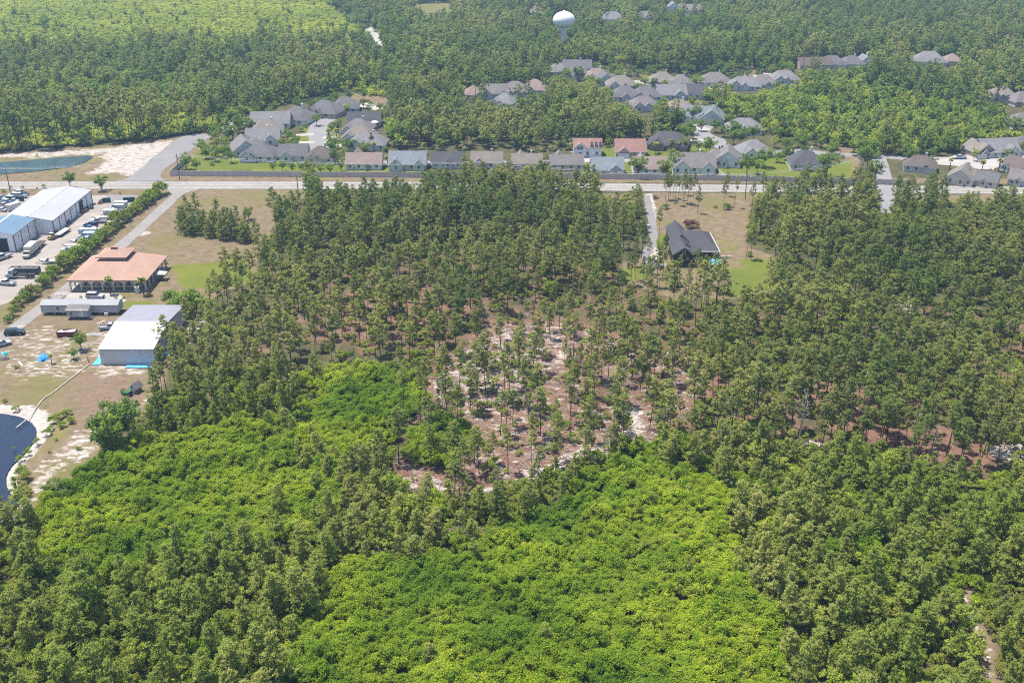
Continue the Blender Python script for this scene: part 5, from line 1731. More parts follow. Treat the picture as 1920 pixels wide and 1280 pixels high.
skip("roll_off_container", "long dark green open container in the dusty yard", 48, 513, 180, 9.0, 2.4, 2.1, mat("dark_green_steel", (.055, .085, .085), .7, .2, .8), mat("scrap_load", (.16, .15, .15), .9, .5, 1.5))
skip("rubbish_skip", "dark red skip heaped with white rubbish before the trailer home", 127, 629, 4, 5.0, 2.2, 1.5, mat("dark_red_steel", (.16, .035, .035), .7, .2, .8), mat("white_rubbish", (.55, .55, .57), .9, .4, 2.5))
x, y = G(241, 741)
t = thing("tractor", "small green tractor standing beside the tiny grey shed", "tractor", (x, y, .03), math.radians(170))
t.scale = (.8, .8, .7)
M_TRG = mat("tractor_green", (.03, .17, .05), .4)
Q = MB(); Q.box(.2, 1.7, -.35, .35, .6, 1.15); Q.taper((-.6, .2, -.4, .4), (-.5, .2, -.35, .35), .6, 1.0); Q.build("hood", M_TRG, t)
Q = MB(); Q.box(-.8, -.3, -.3, .3, 1.0, 1.15); Q.box(-.85, -.75, -.3, .3, 1.15, 1.5); Q.build("seat", M_CHASS, t)
Q = MB(); Q.box(-.9, .2, -.75, .75, 2.1, 2.2); Q.tube((-.8, -.5, 1), (-.8, -.5, 2.1), .04, .04, 5); Q.tube((-.8, .5, 1), (-.8, .5, 2.1), .04, .04, 5); Q.build("canopy", M_TRG, t)
for s_ in (-1, 1):
    wheel(t, -.5, s_ * .68, .62, .32)
    wheel(t, 1.4, s_ * .55, .36, .22)

# ------------------------------------------------------------------ yard clutter
M_HOSE = mat("white_hose", (.62, .57, .47), .7)
pts = [G(*p) for p in smooth_line([(166, 684), (158, 691), (140, 705), (118, 722), (98, 738), (82, 748), (70, 763), (55, 782), (38, 797), (30, 803)], 3)]
Q = MB()
for a, b in zip(pts, pts[1:]):
    Q.tube((a[0], a[1], .16), (b[0], b[1], .16), .13, .13, 6)
tag(Q.build("discharge_hose", M_HOSE), "long white hose running from the barn yard down into the pond", "hose")
x, y = G(166, 679)
t = thing("standpipe", "dark standpipe at the top end of the white hose", "standpipe", (x, y, 0))
Q = MB(); Q.tube((0, 0, 0), (0, 0, 1.5), .12, .1, 8); Q.build("pipe", M_CHASS, t)
Q = MB(); Q.tube((-.25, 0, 1.5), (.25, 0, 1.5), .09, .09, 6); Q.build("valve", M_CHASS, t)


def blob(name, label, cat, px, py, sx, sy, sz, m, seed, group=None):
    r = random.Random(seed)
    nx = 10
    Q = MB()
    vs = []
    for j in range(nx):
        for i in range(nx):
            u, v = i / (nx - 1) * 2 - 1, j / (nx - 1) * 2 - 1
            h = max(0, 1 - (u * u + v * v) * .9) ** .5 * sz * r.uniform(.6, 1.15)
            vs.append((u * sx, v * sy, h + .03))
    Q.add(vs, [(j * nx + i, j * nx + i + 1, (j + 1) * nx + i + 1, (j + 1) * nx + i) for j in range(nx - 1) for i in range(nx - 1)])
    x, y = G(px, py)
    return tag(Q.build(name, m, None, False, (x, y, 0), r.uniform(0, 3)), label, cat, group)


blob("tarp_heap", "bright blue tarpaulin heap beside the small palm", "tarpaulin", 81, 673, 1.5, 1.4, 1.4, TARP, 3)
blob("tarp_heap", "small turquoise sheet on the scrap pile at the left edge", "tarpaulin", 9, 664, .9, .7, .7, mat("turquoise_sheet", (.10, .55, .60), .6), 4)
blob("scrap_heap", "dark scrap heap at the left edge below the turquoise sheet", "scrap heap", 8, 673, 1.3, .8, .6, mat("scrap_mix", (.12, .11, .11), .9, .5, 2), 5)
blob("brush_heap", "grey brush heap at the edge of the woods near the shed", "brush heap", 256, 777, 1.4, .8, .9, mat("grey_brush", (.14, .14, .13), .9, .5, 2), 6)
blob("sheet_pile", "crumpled white plastic sheet on the sandy track", "plastic sheet", 156, 856, 1.1, .5, .25, mat("white_plastic", (.70, .74, .76), .5), 7)
blob("rock_pile", "low grey rubble pile between skip and white barn", "rubble", 178, 627, 2.4, .9, .4, mat("grey_rubble", (.30, .29, .28), .95, .4, 2), 8)
blob("rubble_pile", "pale stone pile beside the arcade house's left end", "rubble", 118, 551, 2.2, 1.2, .5, mat("pale_rubble", (.38, .33, .33), .95, .4, 2), 9)
GB = "loose boards in the yard"
M_BOARD = mat("pale_board", (.58, .52, .42), .85, .1, 1)
for k, (px, py, L, rot, lb) in enumerate([(78, 692, 4.2, 2, "long pale board lying below the blue heap"), (38, 682, 3.4, -50, "slanting pale plank beside the scrap at the left edge"), (122, 633, 1.4, 10, "short yellowish sheet in front of the red skip"),
                                          (18, 684, 1.2, 5, "small pale sheet by the left edge scrap"), (123, 676, 2.2, 30, "thin bent board left of the two small trees"), (190, 604, 2.8, 55, "pale board leaning in the grass before the barn"),
                                          (40, 612, 2.0, 20, "short timber beside the gravel drive"), (90, 613, 3.0, 3, "flat pale board in front of the trailer home")]):
    x, y = G(px, py)
    Q = MB(); Q.box(-L / 2, L / 2, -.16, .16, .03, .10); Q.box(-L / 2 + .2, L / 2 - .5, .2, .36, .03, .08)
    tag(Q.build("board", M_BOARD, None, False, (x, y, 0), math.radians(rot)), lb, "board", GB)
x, y = G(258, 549)
t = thing("cooling_unit", "white upright cabinet among shrubs at the arcade house corner", "cabinet", (x, y, 0))
Q = MB(); Q.box(-.6, .6, -.5, .5, .1, 2.0); Q.build("casing", M_TRIM, t)
Q = MB(); Q.lathe([(.4, 2.0), (.4, 2.15), (.02, 2.18)], 10); Q.build("fan", M_CHASS, t)
x, y = G(303, 524)
t = thing("garden_canopy", "white square canopy at the side of the arcade house", "canopy", (x, y, 0))
Q = MB(); Q.add([(-1.8, -1.4, 2.2), (1.8, -1.4, 2.2), (1.8, 1.4, 2.2), (-1.8, 1.4, 2.2), (0, 0, 2.9)], [(0, 1, 4), (1, 2, 4), (2, 3, 4), (3, 0, 4)]); Q.build("roof", M_TRIM, t)
for a in (-1.7, 1.7):
    for b in (-1.3, 1.3):
        Q = MB(); Q.tube((a, b, 0), (a, b, 2.2), .05, .05, 6); Q.build("post", M_TRIM, t)
x, y = G(15.2, 487)
t = thing("bollard", "small yellow bollard beside the white work truck", "bollard", (x, y, .05))
Q = MB(); Q.tube((0, 0, 0), (0, 0, 1.1), .13, .12, 8); Q.build("post", mat("bollard_yellow", (.60, .50, .15), .6), t)
Q = MB(); Q.tube((0, 0, .7), (0, 0, .9), .135, .135, 8); Q.build("band", M_CHASS, t)
GR = "junk along the warehouse wall"
for k, (px, py, s_, lb) in enumerate([(168, 392, 1.0, "dark junk heap by the warehouse's far bay"), (158, 398, 1.2, "rusty junk heap right of the open warehouse door"), (128, 418, 1.0, "grey pallet heap by the warehouse's middle wall"), (145, 404, .9, "white sacks before the warehouse door"), (104, 438, 1.0, "dark drums at the warehouse's near corner"), (190, 381, 1.1, "dark machinery by the far screened gate")]):
    blob("junk_heap", lb, "junk heap", px, py, 1.6 * s_, .9 * s_, 1.3 * s_, mat("white_sacks", (.55, .55, .55), .9, .3, 2) if k == 3 else mat("rusty_junk" if k % 2 else "dark_junk", (.17, .11, .09) if k % 2 else (.09, .09, .09), .9, .5, 2), 30 + k, GR)
for k, (px, py) in enumerate([(1349, 279), (1354, 278)]):
    x, y = G(px, py)
    t = thing("wheelie_bin", ["left of two dark bins at the lane's end", "right of two dark bins at the lane's end"][k], "bin", (x, y, .06), 0, "bins at the lane's end")
    Q = MB(); Q.taper((-.3, .3, -.35, .35), (-.36, .36, -.42, .42), 0, 1.05); Q.build("body", M_CHASS, t)
    Q = MB(); Q.box(-.38, .38, -.45, .45, 1.05, 1.13); Q.build("lid", M_CHASS, t)

# ------------------------------------------------------------------ poles and wires
M_POLE = mat("pole_timber", (.13, .11, .095), .9, .2, 1.5)
M_WIRE = mat("wire_metal", (.55, .55, .56), .5)


def pole(px, py, h, label, arm=True, lamp=False):
    x, y = G(px, py)
    t = thing("utility_pole", label, "utility pole", (x, y, 0), 0, "utility poles along the road")
    Q = MB(); Q.tube((0, 0, 0), (0, 0, h), .19, .13, 8); Q.build("post", M_POLE, t)
    if arm:
        Q = MB(); Q.box(-.06, .06, -1.1, 1.1, h - .75, h - .6); Q.build("cross_arm", M_POLE, t)
        for k in (-1, 0, 1):
            Q = MB(); Q.tube((0, k, h - .6), (0, k, h - .4), .05, .04, 6); Q.build("insulator", M_TRIM, t)
    if lamp:
        Q = MB(); Q.tube((0, 0, h - 1.5), (1.6, 0, h - 1.2), .05, .05, 5); Q.box(1.4, 2.0, -.15, .15, h - 1.32, h - 1.2); Q.build("lamp_arm", M_TRIM, t)
    else:
        Q = MB(); Q.tube((.3, 0, h - 2.6), (.3, 0, h - 1.7), .22, .22, 8); Q.build("transformer", mat("transformer_grey", (.35, .36, .37), .5), t)
    return x, y, h


PL = [pole(19, 358, 9.6, "utility pole by the car park at the left frame edge"), pole(337, 337, 10.8, "utility pole at the corner of the long board fence"),
      pole(560, 371, 8.8, "slim pole on the near side of the road by the field's end", False, True), pole(912, 350, 10.4, "utility pole rising behind the pine wood by the road"),
      pole(1397, 372, 10.0, "pole with lamp arm at the right yard's corner", True, True), pole(1612, 345, 10.5, "utility pole among trees beside the straight lane")]


def wire(a, b, sag, label):
    Q = MB()
    n = 14
    for off in (-1, 1):
        P = [(a[0] + (b[0] - a[0]) * i / n, a[1] + (b[1] - a[1]) * i / n + off, a[2] - .4 + (b[2] - a[2]) * i / n - sag * 4 * (i / n) * (1 - i / n)) for i in range(n + 1)]
        for p, q in zip(P, P[1:]):
            Q.tube(p, q, .04, .04, 3, cap=False)
    tag(Q.build("power_line", M_WIRE), label, "power line", "power lines along the road")


wire((-330, 398, 9.6), PL[0], 1.2, "power line leaving the frame left of the car park pole")
wire(PL[0], PL[1], 1.6, "power line crossing above the basin from the car park pole")
wire(PL[1], PL[3], 2.0, "power line running along the board fence before the houses")
wire(PL[3], PL[4], 1.6, "power line above the road between pine wood and yard corner")
wire(PL[4], PL[5], .8, "power line from the lamp pole to the straight lane")


# ------------------------------------------------------------------ single plants
def palm_parts(seed, h=5.0, n=16, fl=1.7):
    r = np.random.default_rng(seed)
    wood = MB()
    wood.tube((0, 0, 0), (.1, 0, h * .5), .2, .16, 7, cap=False)
    wood.tube((.1, 0, h * .5), (.05, .05, h), .16, .14, 7, cap=False)
    V, T = [], []
    for k in range(n * 2):
        a = k * 2.4 + r.normal(0, .2)
        el = r.uniform(-.5, 1.1)
        L = fl * r.uniform(.8, 1.1)
        d = np.array([math.cos(a) * math.cos(el), math.sin(a) * math.cos(el), math.sin(el)])
        s_ = np.array([-math.sin(a), math.cos(a), 0])
        p0 = np.array([.05, .05, h]); p = p0; dd = d.copy()
        for q in range(3):
            p2 = p + dd * L / 3
            w0, w1 = (.08, .42, .36, .05)[q], (.08, .42, .36, .05)[q + 1]
            V += [p - s_ * w0, p + s_ * w0, p2 + s_ * w1, p - s_ * w0, p2 + s_ * w1, p2 - s_ * w1]
            tt = r.random(); T += [tt, tt]
            dd = dd + np.array([0, 0, -.45]); dd /= np.linalg.norm(dd); p = p2
    return wood, np.array(V), np.array(T)


K_PALM = Kind("palm_tree", M_PALM, [palm_parts(700), palm_parts(701, 4.2, 14, 1.5)])
K_CON = Kind("conifer_tree", M_PINE, [pine_parts(710, 8, .03, 2.0, 46, 90, .36, .75, .14)])
K_FIELD = Kind("field_pine", M_PINE, [pine_parts(720 + i, 7.0 + i, .05, 2.1, 40, 90, .38, .45, .13) for i in range(3)])
K_BRUSH = Kind("brush_pile", M_BROWN, [shrub_parts(730, 1.9, 2.6, 18, 60, .4)], crown_name="branches")
R6 = random.Random(5)


def put(K, px, py, sc, label, cat, group=None, zs=1.0, name=None):
    x, y = G(px, py)
    return K.place(x, y, sc * R6.uniform(.94, 1.06), R6.uniform(0, 6.28), R6.randrange(9), label, cat, group, zs, .0, name)


# bushes of the row between dusty yard and gravel drive, from the near end to the road
HEDGE = [(12, 604, .8), (22, 592, .7), (34, 575, 1.0), (48, 562, 1.35), (60, 556, 1.1), (78, 540, 1.2), (90, 528, 1.3), (102, 514, 1.1), (118, 506, 1.45), (130, 494, 1.4), (146, 488, 1.55), (158, 476, 1.4), (172, 466, 1.3), (184, 455, 1.35),
         (197, 446, 1.45), (208, 434, 1.2), (220, 424, 1.4), (230, 415, 1.45), (240, 408, 1.2), (250, 400, 1.4), (260, 393, 1.3), (270, 387, 1.35), (280, 379, 1.2), (290, 372, 1.4), (299, 364, 1.5)]
HEDGE = sum([[a, ((a[0] + b[0]) / 2 + 1, (a[1] + b[1]) / 2, (a[2] + b[2]) / 2 * .85)] for a, b in zip(HEDGE, HEDGE[1:])], []) + [HEDGE[-1]]
for k, (px, py, s_) in enumerate(HEDGE):
    where = "near the pond-side end of" if k < 12 else "opposite the arcade house in" if k < 26 else "beside the parked row in" if k < 42 else "at the road end of"
    put(K_OLIVE if k % 3 else K_BUSH, px + 2, py, s_ * 1.12, "green bush %s the row along the gravel drive" % where, "bush", "bushes %s the drive row" % where, 1.15, "hedge_bush")
for px, py, s_, lb in [(133, 353, .85, "round tree beside the road left of the drive, over the warehouse ridge"), (192, 358, .9, "round tree by the road above the empty parking lot"),
                       
                       (153, 656, .62, "dark spreading tree left of the white barn"), (139, 673, .42, "small pale tree beside the spreading tree"), (205, 858, 1.15, "bright green upright tree where the sandy track meets the thicket"),
                       (235, 832, .7, "round bush-like tree right of the bright upright tree"), (110, 948, .75, "dark leafy tree at the thicket's edge by the sandy track"), (540, 398, .6, "lone small tree at the right end of the brown field"),
                       (467, 412, .7, "single young tree standing right of the field pine clump")]:
    t = put(K_LEAF, px, py, s_, lb, "tree", None, 1.0 if s_ > .5 else .9)
    if "bright" in lb:
        t.children[1].data = K_PALE.parts[0][1]
        t.scale = (1.15, 1.15, 1.35)
for px, py, s_, lb in [(322, 578, 2.1, "grey-green rounded oak nearest the arcade house"), (348, 588, 2.5, "broad rounded oak in the middle of the clump behind the barn"), (376, 592, 2.4, "dark rounded oak at the wood's edge behind the barn"), (362, 575, 2.2, "rear rounded oak of the clump behind the barn")]:
    put(K_BUSH, px, py, s_, lb, "tree", None, 1.15, "oak_tree")
for k, (px, py, s_) in enumerate([(345, 436, .95), (358, 441, .85), (352, 424, 1.1), (372, 425, 1.15), (385, 433, .9), (366, 438, .8), (395, 446, .85), (410, 440, 1.15), (425, 446, 1.1), (440, 450, 1.0), (455, 455, .95), (430, 432, 1.0), (468, 452, .8), (404, 430, .9), (447, 440, .95), (340, 430, .9), (362, 432, 1.0), (378, 440, .8), (418, 450, .9), (434, 441, 1.0), (462, 447, .9), (398, 438, 1.0)]):
    put(K_FIELD, px, py, s_ * 1.2, "dark young pine in the %s half of the clump on the brown field" % ("left" if px < 390 else "right"), "pine tree", "%s half of the field pine clump" % ("left" if px < 390 else "right"), 1.0, "field_pine")
for px, py, s_, lb in [(208, 552, .95, "palm before the middle arches of the arcade house"), (270, 553, 1.0, "palm at the right corner of the arcade house"), (97, 682, .55, "tiny palm beside the blue heap"), (762, 286, .9, "pale palm behind the light blue-roofed house"),
                       (795, 290, .9, "pale palm right of the light blue-roofed house"), (702, 287, .8, "pale palm behind the pink-roofed house"), (727, 312, .9, "palm between the pink and the light blue roofed houses"), (872, 300, .9, "palm between the third and fourth house of the row"),
                       (1012, 298, .9, "leftmost pale palm before the dark pine wood"), (1032, 296, .9, "second pale palm before the dark pine wood"), (1069, 292, .9, "pale palm left of the two-storey white house"), (1233, 287, .9, "palm pair trunk on the lawn beside the brick house"), (1228, 289, .85, "shorter palm on the lawn beside the brick house"),
                       (1258, 284, .9, "palm before the dark brick house's wall"), (1270, 284, .8, "right palm before the dark brick house's wall"), (1780, 318, .95, "palm left of the tan-grey gable house"), (1840, 324, .95, "palm right of the tan-grey gable house"), (1872, 322, .95, "palm below the turning circle's white car"),
                       (617, 262, .95, "left palm on the verge inside the curved street"), (632, 264, .95, "right palm on the verge inside the curved street"), (548, 278, .95, "palm before the white-roofed gable house"), (535, 276, .9, "palm left of the driveway of the curved street")]:
    put(K_PALM, px, py, s_ * 1.05, lb, "palm tree", "palm trees")
put(K_CON, 696, 280, 1.0, "dark cone-shaped conifer before the blue-grey pointed-roof house", "conifer")
# pines standing in the right-hand yard (foot pixel, size)
YP = [(1247.6, 375, .62), (1253, 375, .66), (1256, 378.5, .66), (1265.6, 385, .72), (1272, 375, .6), (1281, 380.6, .7), (1289.4, 383, .68), (1307, 400, .66), (1357, 387, .68), (1375.7, 389, .72), (1408, 404, .8), (1398.5, 487, .62), (1407, 486, .68), (1235, 454, .85),
      (1168, 476, 1.0), (1191.7, 526, .62), (1206, 530, .5), (1216, 535, .55), (1222, 539, .7), (1232, 539, .65), (1236.5, 539, .6), (1241.7, 520, .78), (1249, 541, .52), (1257.5, 541, .55),
      (1305.6, 535, .72), (1311, 539, .66), (1320.4, 538, .68), (1325.7, 539, .62), (1335.6, 547, .8), (1346.8, 547, .72), (1351, 549, .66), (1354.6, 551, .74), (1262, 372, .66), (1300, 372, .6), (1284, 366, .6), (1361, 368, .6), (1180, 470, .9), (1176, 498, .8), (1190, 507, .7), (1203, 484, .85), (1190, 452, .9), (1232, 522, .7), (1272, 546, .7), (1290, 550, .62), (1214, 512, .72), (1183, 535, .66)]
for k, (px, py, s_) in enumerate(YP):
    zone = ("slim pine in the row at the road side of the right yard" if py < 392 and px < 1300 else "lone pine on the dry lawn of the right yard" if px < 1320 and py < 410 else "pine at the far right of the right yard's dry lawn" if py < 410 else
            "slim pine in the pair with a dark shadow right of the dark house" if px > 1380 else "slim pine in the cluster hiding the blue pool" if px > 1300 else "pine left of the dark house in the right yard")
    put(K_TALL, px, py, s_ * .76, zone, "pine tree", "yard: " + zone, 1.3)
for px, py, s_, lb in [(1248, 391, 1.1, "bright green bush at the foot of the road-side pine row"), (1342, 390, .55, "small dark bush on the dry lawn of the right yard"), (1362, 393, 1.0, "olive bush below the far right yard pines"), (1247, 451, .5, "round bush at the dark house's left wall"), (1404, 480, .8, "dark bush at the foot of the pine pair")]:
    put(K_BUSH, px, py, s_, lb, "bush")
put(K_BRUSH, 1294, 427, 1.15, "big brown brush pile behind the dark house's roof", "brush pile", None, 1.2)
put(K_BRUSH, 1228, 372, .5, "small brown brush pile beside the yard drive", "brush pile")
# trees and shrubs of the houses
SUB = [(350, 318, 1.0), (368, 322, .75), (404, 285, .9), (388, 297, 1.0), (410, 262, .9), (425, 250, 1.0), (436, 262, 1.0), (378, 288, .8), (404, 303, .8), (422, 290, .7), (398, 310, .55), (452, 262, .5), (512, 322, .62), (530, 323, .6), (548, 324, .68), (566, 325, .62), (585, 327, .7), (602, 326, .62), (620, 327, .75), (640, 322, .8),
       (545, 256, .55), (566, 247, .55), (594, 236, .8), (572, 239, .55), (637, 214, .7), (652, 215, .75), (668, 207, .6), (540, 265, .8), (556, 274, .75), (575, 290, .5), (628, 306, .85), (650, 302, .75), (668, 318, .5), (690, 319, .55),
       (1196, 332, 1.05), (1247, 330, 1.1), (1262, 318, 1.05), (1282, 282, .75), (1324, 287, .75), (1296, 252, 1.05), (1314, 246, .8), (1341, 249, .85), (1374, 257, .9), (1412, 264, .95), (1400, 332, 1.25), (1432, 314, 1.15), (1420, 326, .8), (1458, 305, .8), (1474, 300, .8), (1452, 277, .9), (1497, 276, .8), (1540, 279, .75), (1563, 281, .85),
       (1549, 334, 1.35), (1580, 297, .5), (1610, 292, 1.1), (1625, 320, 1.3), (1640, 338, 1.3), (1690, 292, 1.2), (1700, 310, 1.2), (1745, 283, 1.1), (1760, 292, .8), (1815, 279, 1.3), (1826, 302, .75), (1888, 304, .85), (1873, 284, .7), (1915, 290, .9), (1226, 163, .7), (1300, 226, .9), (1276, 228, .8), (1215, 160, .4), (1312, 186, .5), (1180, 120, 1), (1452, 257, 1.0),
       (1084, 152, 1.1), (1060, 152, 1.0), (1105, 170, 1.1), (1120, 168, .9), (1065, 176, 1.0), (1030, 170, 1.1), (1080, 182, .9), (1660, 285, 1.0), (1775, 285, 1.0), (1845, 255, 1.1), (1900, 250, 1.1)]
_q = np.random.default_rng(19)
for poly in ([(395, 252), (470, 216), (610, 186), (720, 190), (735, 270), (720, 300), (600, 318), (400, 318)], [(1040, 130), (1140, 126), (1500, 132), (1500, 165), (1330, 200), (1420, 236), (1440, 300), (1240, 300), (1250, 240), (1180, 190)], [(1450, 262), (1640, 282), (1640, 300), (1450, 300)], [(1700, 280), (1920, 262), (1920, 300), (1700, 305)]):
    ex, ey = scatter(poly, 8.5, int(poly[0][0]), .45)
    for x_, y_ in zip(ex, ey):
        if min((x_ - h[0]) ** 2 + (y_ - h[1]) ** 2 - (h[2] * .92) ** 2 for h in HOUSES) < 6 or _q.random() < .2:
            continue
        u_, v_ = Pn(x_, y_, 0); u2, v2 = Pn(x_, y_, 5.0)
        if any(a_ < u2 < b_ and c_ < v2 < d_ for a_, b_, c_, d_ in PROT) or any(bool(in_poly([u_], [v_], p_)[0]) for p_ in ([(560, 300), (545, 262), (585, 240), (600, 225), (665, 203), (650, 220), (615, 245), (615, 300)], [(1305, 225), (1340, 225), (1375, 292), (1330, 285), (1305, 262)], [(1180, 146), (1250, 150), (1250, 164), (1180, 162)], [(1740, 290), (1920, 284), (1920, 312), (1780, 314)])):
            continue
        SUB.append((u_, v_, _q.uniform(.5, 1.05)))
for k, (px, py, s_) in enumerate(SUB):
    near = min(((px - h[1]) ** 2 + 4 * (py - 8 - h[2]) ** 2, h[0]) for h in HS)[1]
    near = near.split(" half ")[0].split(" closing ")[0].split(" left of ")[0].split(" right of ")[0].split(" second ")[0].split(" third ")[0].split(" fourth ")[0].split(" below ")[0].split(" above ")[0].split(" peeping ")[0].split(" between ")[0].split(" standing ")[0].split(" next ")[0].split(" alone ")[0].split(" cut by")[0].split(" with ")[0].split(" behind ")[0].split(", ")[0].split(" up the")[0].split(" in the ")[0].split(" at the ")[0].split(" beside ")[0]
    tiny = s_ < .6
    K = K_BUSH if tiny else (K_PALE if k in (25, 26, 49, 60, 63, 72, 73) else K_LEAF)
    side = "left of" if px < min(((px - h[1]) ** 2 + 4 * (py - 8 - h[2]) ** 2, h[1]) for h in HS)[1] else "right of"
    lb = "%s %s %s the %s" % ("small dark" if tiny else "large round" if s_ > 1 else "leafy", "shrub" if tiny else "tree", side, near)
    put(K, px, py, s_ * (1.6 if tiny else .95), " ".join(lb.split()[:16]), "shrub" if tiny else "tree", lb, 1.0)
for k, (px, py, s_) in enumerate([(20, 352, .6), (42, 352, .6), (83, 352, .7), (70, 354, .4), (225, 364, .5), (8, 360, .8), (30, 768, .9), (8, 753, .6), (100, 792, 1.0), (112, 785, 1.1), (125, 778, 1.0), (132, 792, .9), (118, 800, .9), (95, 805, .8), (88, 815, .8), (70, 832, .7), (52, 850, .7), (38, 862, .8), (40, 890, 1.1), (50, 900, 1.1), (45, 918, 1.0), (55, 925, .9), (42, 938, .8),
                                  (106, 826, .35), (55, 842, .5), (93, 848, .35), (148, 842, .5), (26, 842, .3), (30, 690, .6), (218, 560, .45), (205, 563, .4), (152, 558, .45), (233, 560, .5), (280, 556, .9), (312, 494, .7), (232, 735, .8), (70, 292, .6), (92, 560, .5)]):
    zone = "on the road verge by the left car park" if py < 400 else "on the bank of the dark blue pond" if py > 740 else "in the yard around the arcade house" if py < 600 else "in the barn yard"
    put(K_OLIVE, px, py, s_ * .72, "low green shrub " + zone, "shrub", "low shrubs " + zone, .85, "shrub")
# dead pine
def dead_pine(seed, h):
    r = random.Random(seed)
    Q = MB()
    Q.tube((0, 0, 0), (.3, .1, h * .6), .2, .14, 7, cap=False)
    Q.tube((.3, .1, h * .6), (.6, .2, h), .14, .03, 6)
    for k in range(16):
        z = h * (.5 + .46 * k / 16)
        a = k * 2.4 + r.uniform(-.4, .4)
        L = r.uniform(1.6, 3.2) * (1.1 - k / 22)
        p0 = Vector((.3 + .3 * (z / h - .6), .1, z)); p1 = p0 + Vector((math.cos(a) * L * .6, math.sin(a) * L * .6, L * .35)); p2 = p1 + Vector((math.cos(a + .4) * L * .5, math.sin(a + .4) * L * .5, L * .1))
        Q.tube(p0, p1, .07, .045, 4, cap=False); Q.tube(p1, p2, .045, .015, 4, cap=False)
        Q.tube(p1, p1 + Vector((math.cos(a - .7) * L * .35, math.sin(a - .7) * L * .35, .3)), .04, .012, 4, cap=False)
    return Q


for px, py, h, lb in [(1496.6, 836, 14.5, "bare grey dead pine with pale spreading branches"), (1738, 880, 11.5, "dead pine with bare white top right of the red floor")]:
    x, y = G(px, py)
    t = thing("dead_pine", lb, "dead tree", (x, y, 0))
    dead_pine(int(px), h).build("trunk", M_BARKG, t)

# ------------------------------------------------------------------ woods
ORD = "first second third fourth fifth sixth seventh eighth ninth tenth eleventh twelfth thirteenth fourteenth fifteenth sixteenth seventeenth eighteenth nineteenth twentieth twenty-first twenty-second twenty-third twenty-fourth twenty-fifth twenty-sixth twenty-seventh twenty-eighth twenty-ninth thirtieth".split()


def row_labels(found, per=9):
    """found: list of (object, words); things told apart only by their place get a row and a number in it"""
    by = {}
    for o, wd in found:
        by.setdefault(wd, []).append(o)
    for wd, L in by.items():
        if len(L) == 1:
            L[0]["label"] = wd
            continue
        P = [(o, *Pn(o.location.x, o.location.y, 0)) for o in L]
        P.sort(key=lambda a: -a[2])
        nr = max(1, math.ceil(len(P) / per))
        if nr == 1:
            for k, (o, _, _) in enumerate(sorted(P, key=lambda a: a[1])):
                o["label"] = "%s, %s from left" % (wd, ORD[k])
            continue
        for i in range(nr):
            row = sorted(P[i * per:(i + 1) * per], key=lambda a: a[1])
            for k, (o, _, _) in enumerate(row):
                o["label"] = "%s, %s row from front, %s from left" % (wd, ORD[i], ORD[k])


FOUND = []
px_prot = [(a, b, c, d) for a, b, c, d in PROT] + [(172, 280, 690, 790), (595, 790, 296, 338), (1140, 1400, 300, 343)]
HXY = np.array([h[:2] for h in HOUSES]); HRR = np.array([h[2] for h in HOUSES])


def shown_ok(x, y, top, frac=(.35, .7, .97), grow=0.0):
    """True where a plant of this height would not stand in front of what the photograph shows open"""
    ok = np.ones(len(x), bool)
    for f in frac:
        u, v = Pn(x, y, top * f)
        for a, b, c, d in px_prot:
            ok &= ~((u > a - grow) & (u < b + grow) & (v > c - grow) & (v < d + grow))
    return ok


def far_of_houses(x, y, k=1.0):
    ok = np.ones(len(x), bool)
    for (hx_, hy_), rr in zip(HXY, HRR):
        ok &= (x - hx_) ** 2 + (y - hy_) ** 2 > (rr * k + 2.0) ** 2
    return ok


PROT_POLY = [[(0, 334), (575, 336), (575, 362), (0, 360)], [(180, 574), (300, 574), (296, 690), (180, 690)], [(1215, 366), (1398, 366), (1396, 450), (1350, 450), (1345, 420), (1230, 420)],
             [(1640, 296), (1670, 296), (1676, 400), (1652, 400)], [(1365, 490), (1445, 490), (1445, 530), (1365, 530)], [(690, 46), (725, 90), (715, 92), (684, 52)], [(772, 10), (848, 8), (846, 20), (800, 24)],
             [(560, 296), (540, 250), (600, 225), (660, 205), (640, 245), (610, 262), (612, 296)], [(395, 292), (478, 300), (478, 318), (395, 320)], [(650, 172), (735, 184), (715, 196), (655, 190)], [(1312, 232), (1330, 232), (1345, 285), (1310, 262)],
             [(1385, 131), (1422, 131), (1420, 147), (1385, 150)], [(1195, 146), (1240, 150), (1240, 160), (1195, 158)], [(1440, 300), (1500, 312), (1500, 334), (1440, 334)], [(1566, 300), (1598, 305), (1595, 330), (1560, 332)], [(1770, 296), (1870, 292), (1880, 306), (1780, 312)],
             [(1100, 330), (1195, 332), (1195, 346), (1150, 346)], [(1550, 282), (1632, 286), (1632, 294), (1550, 292)]]


def poly_ok(x, y, top, polys=None):
    ok = np.ones(len(x), bool)
    for f in (.02, .4, .72, .95):
        u, v = Pn(x, y, top * f)
        for p in (polys or PROT_POLY):
            ok &= ~in_poly(u, v, p)
    return ok


def rows(x, y, s, zs, kind, r, nv=9):
    n = len(x)
    return np.column_stack([x, y, s, zs, r.uniform(0, 6.28, n), np.full(n, kind) if np.isscalar(kind) else kind, r.integers(0, nv, n)])


r = np.random.default_rng(77)
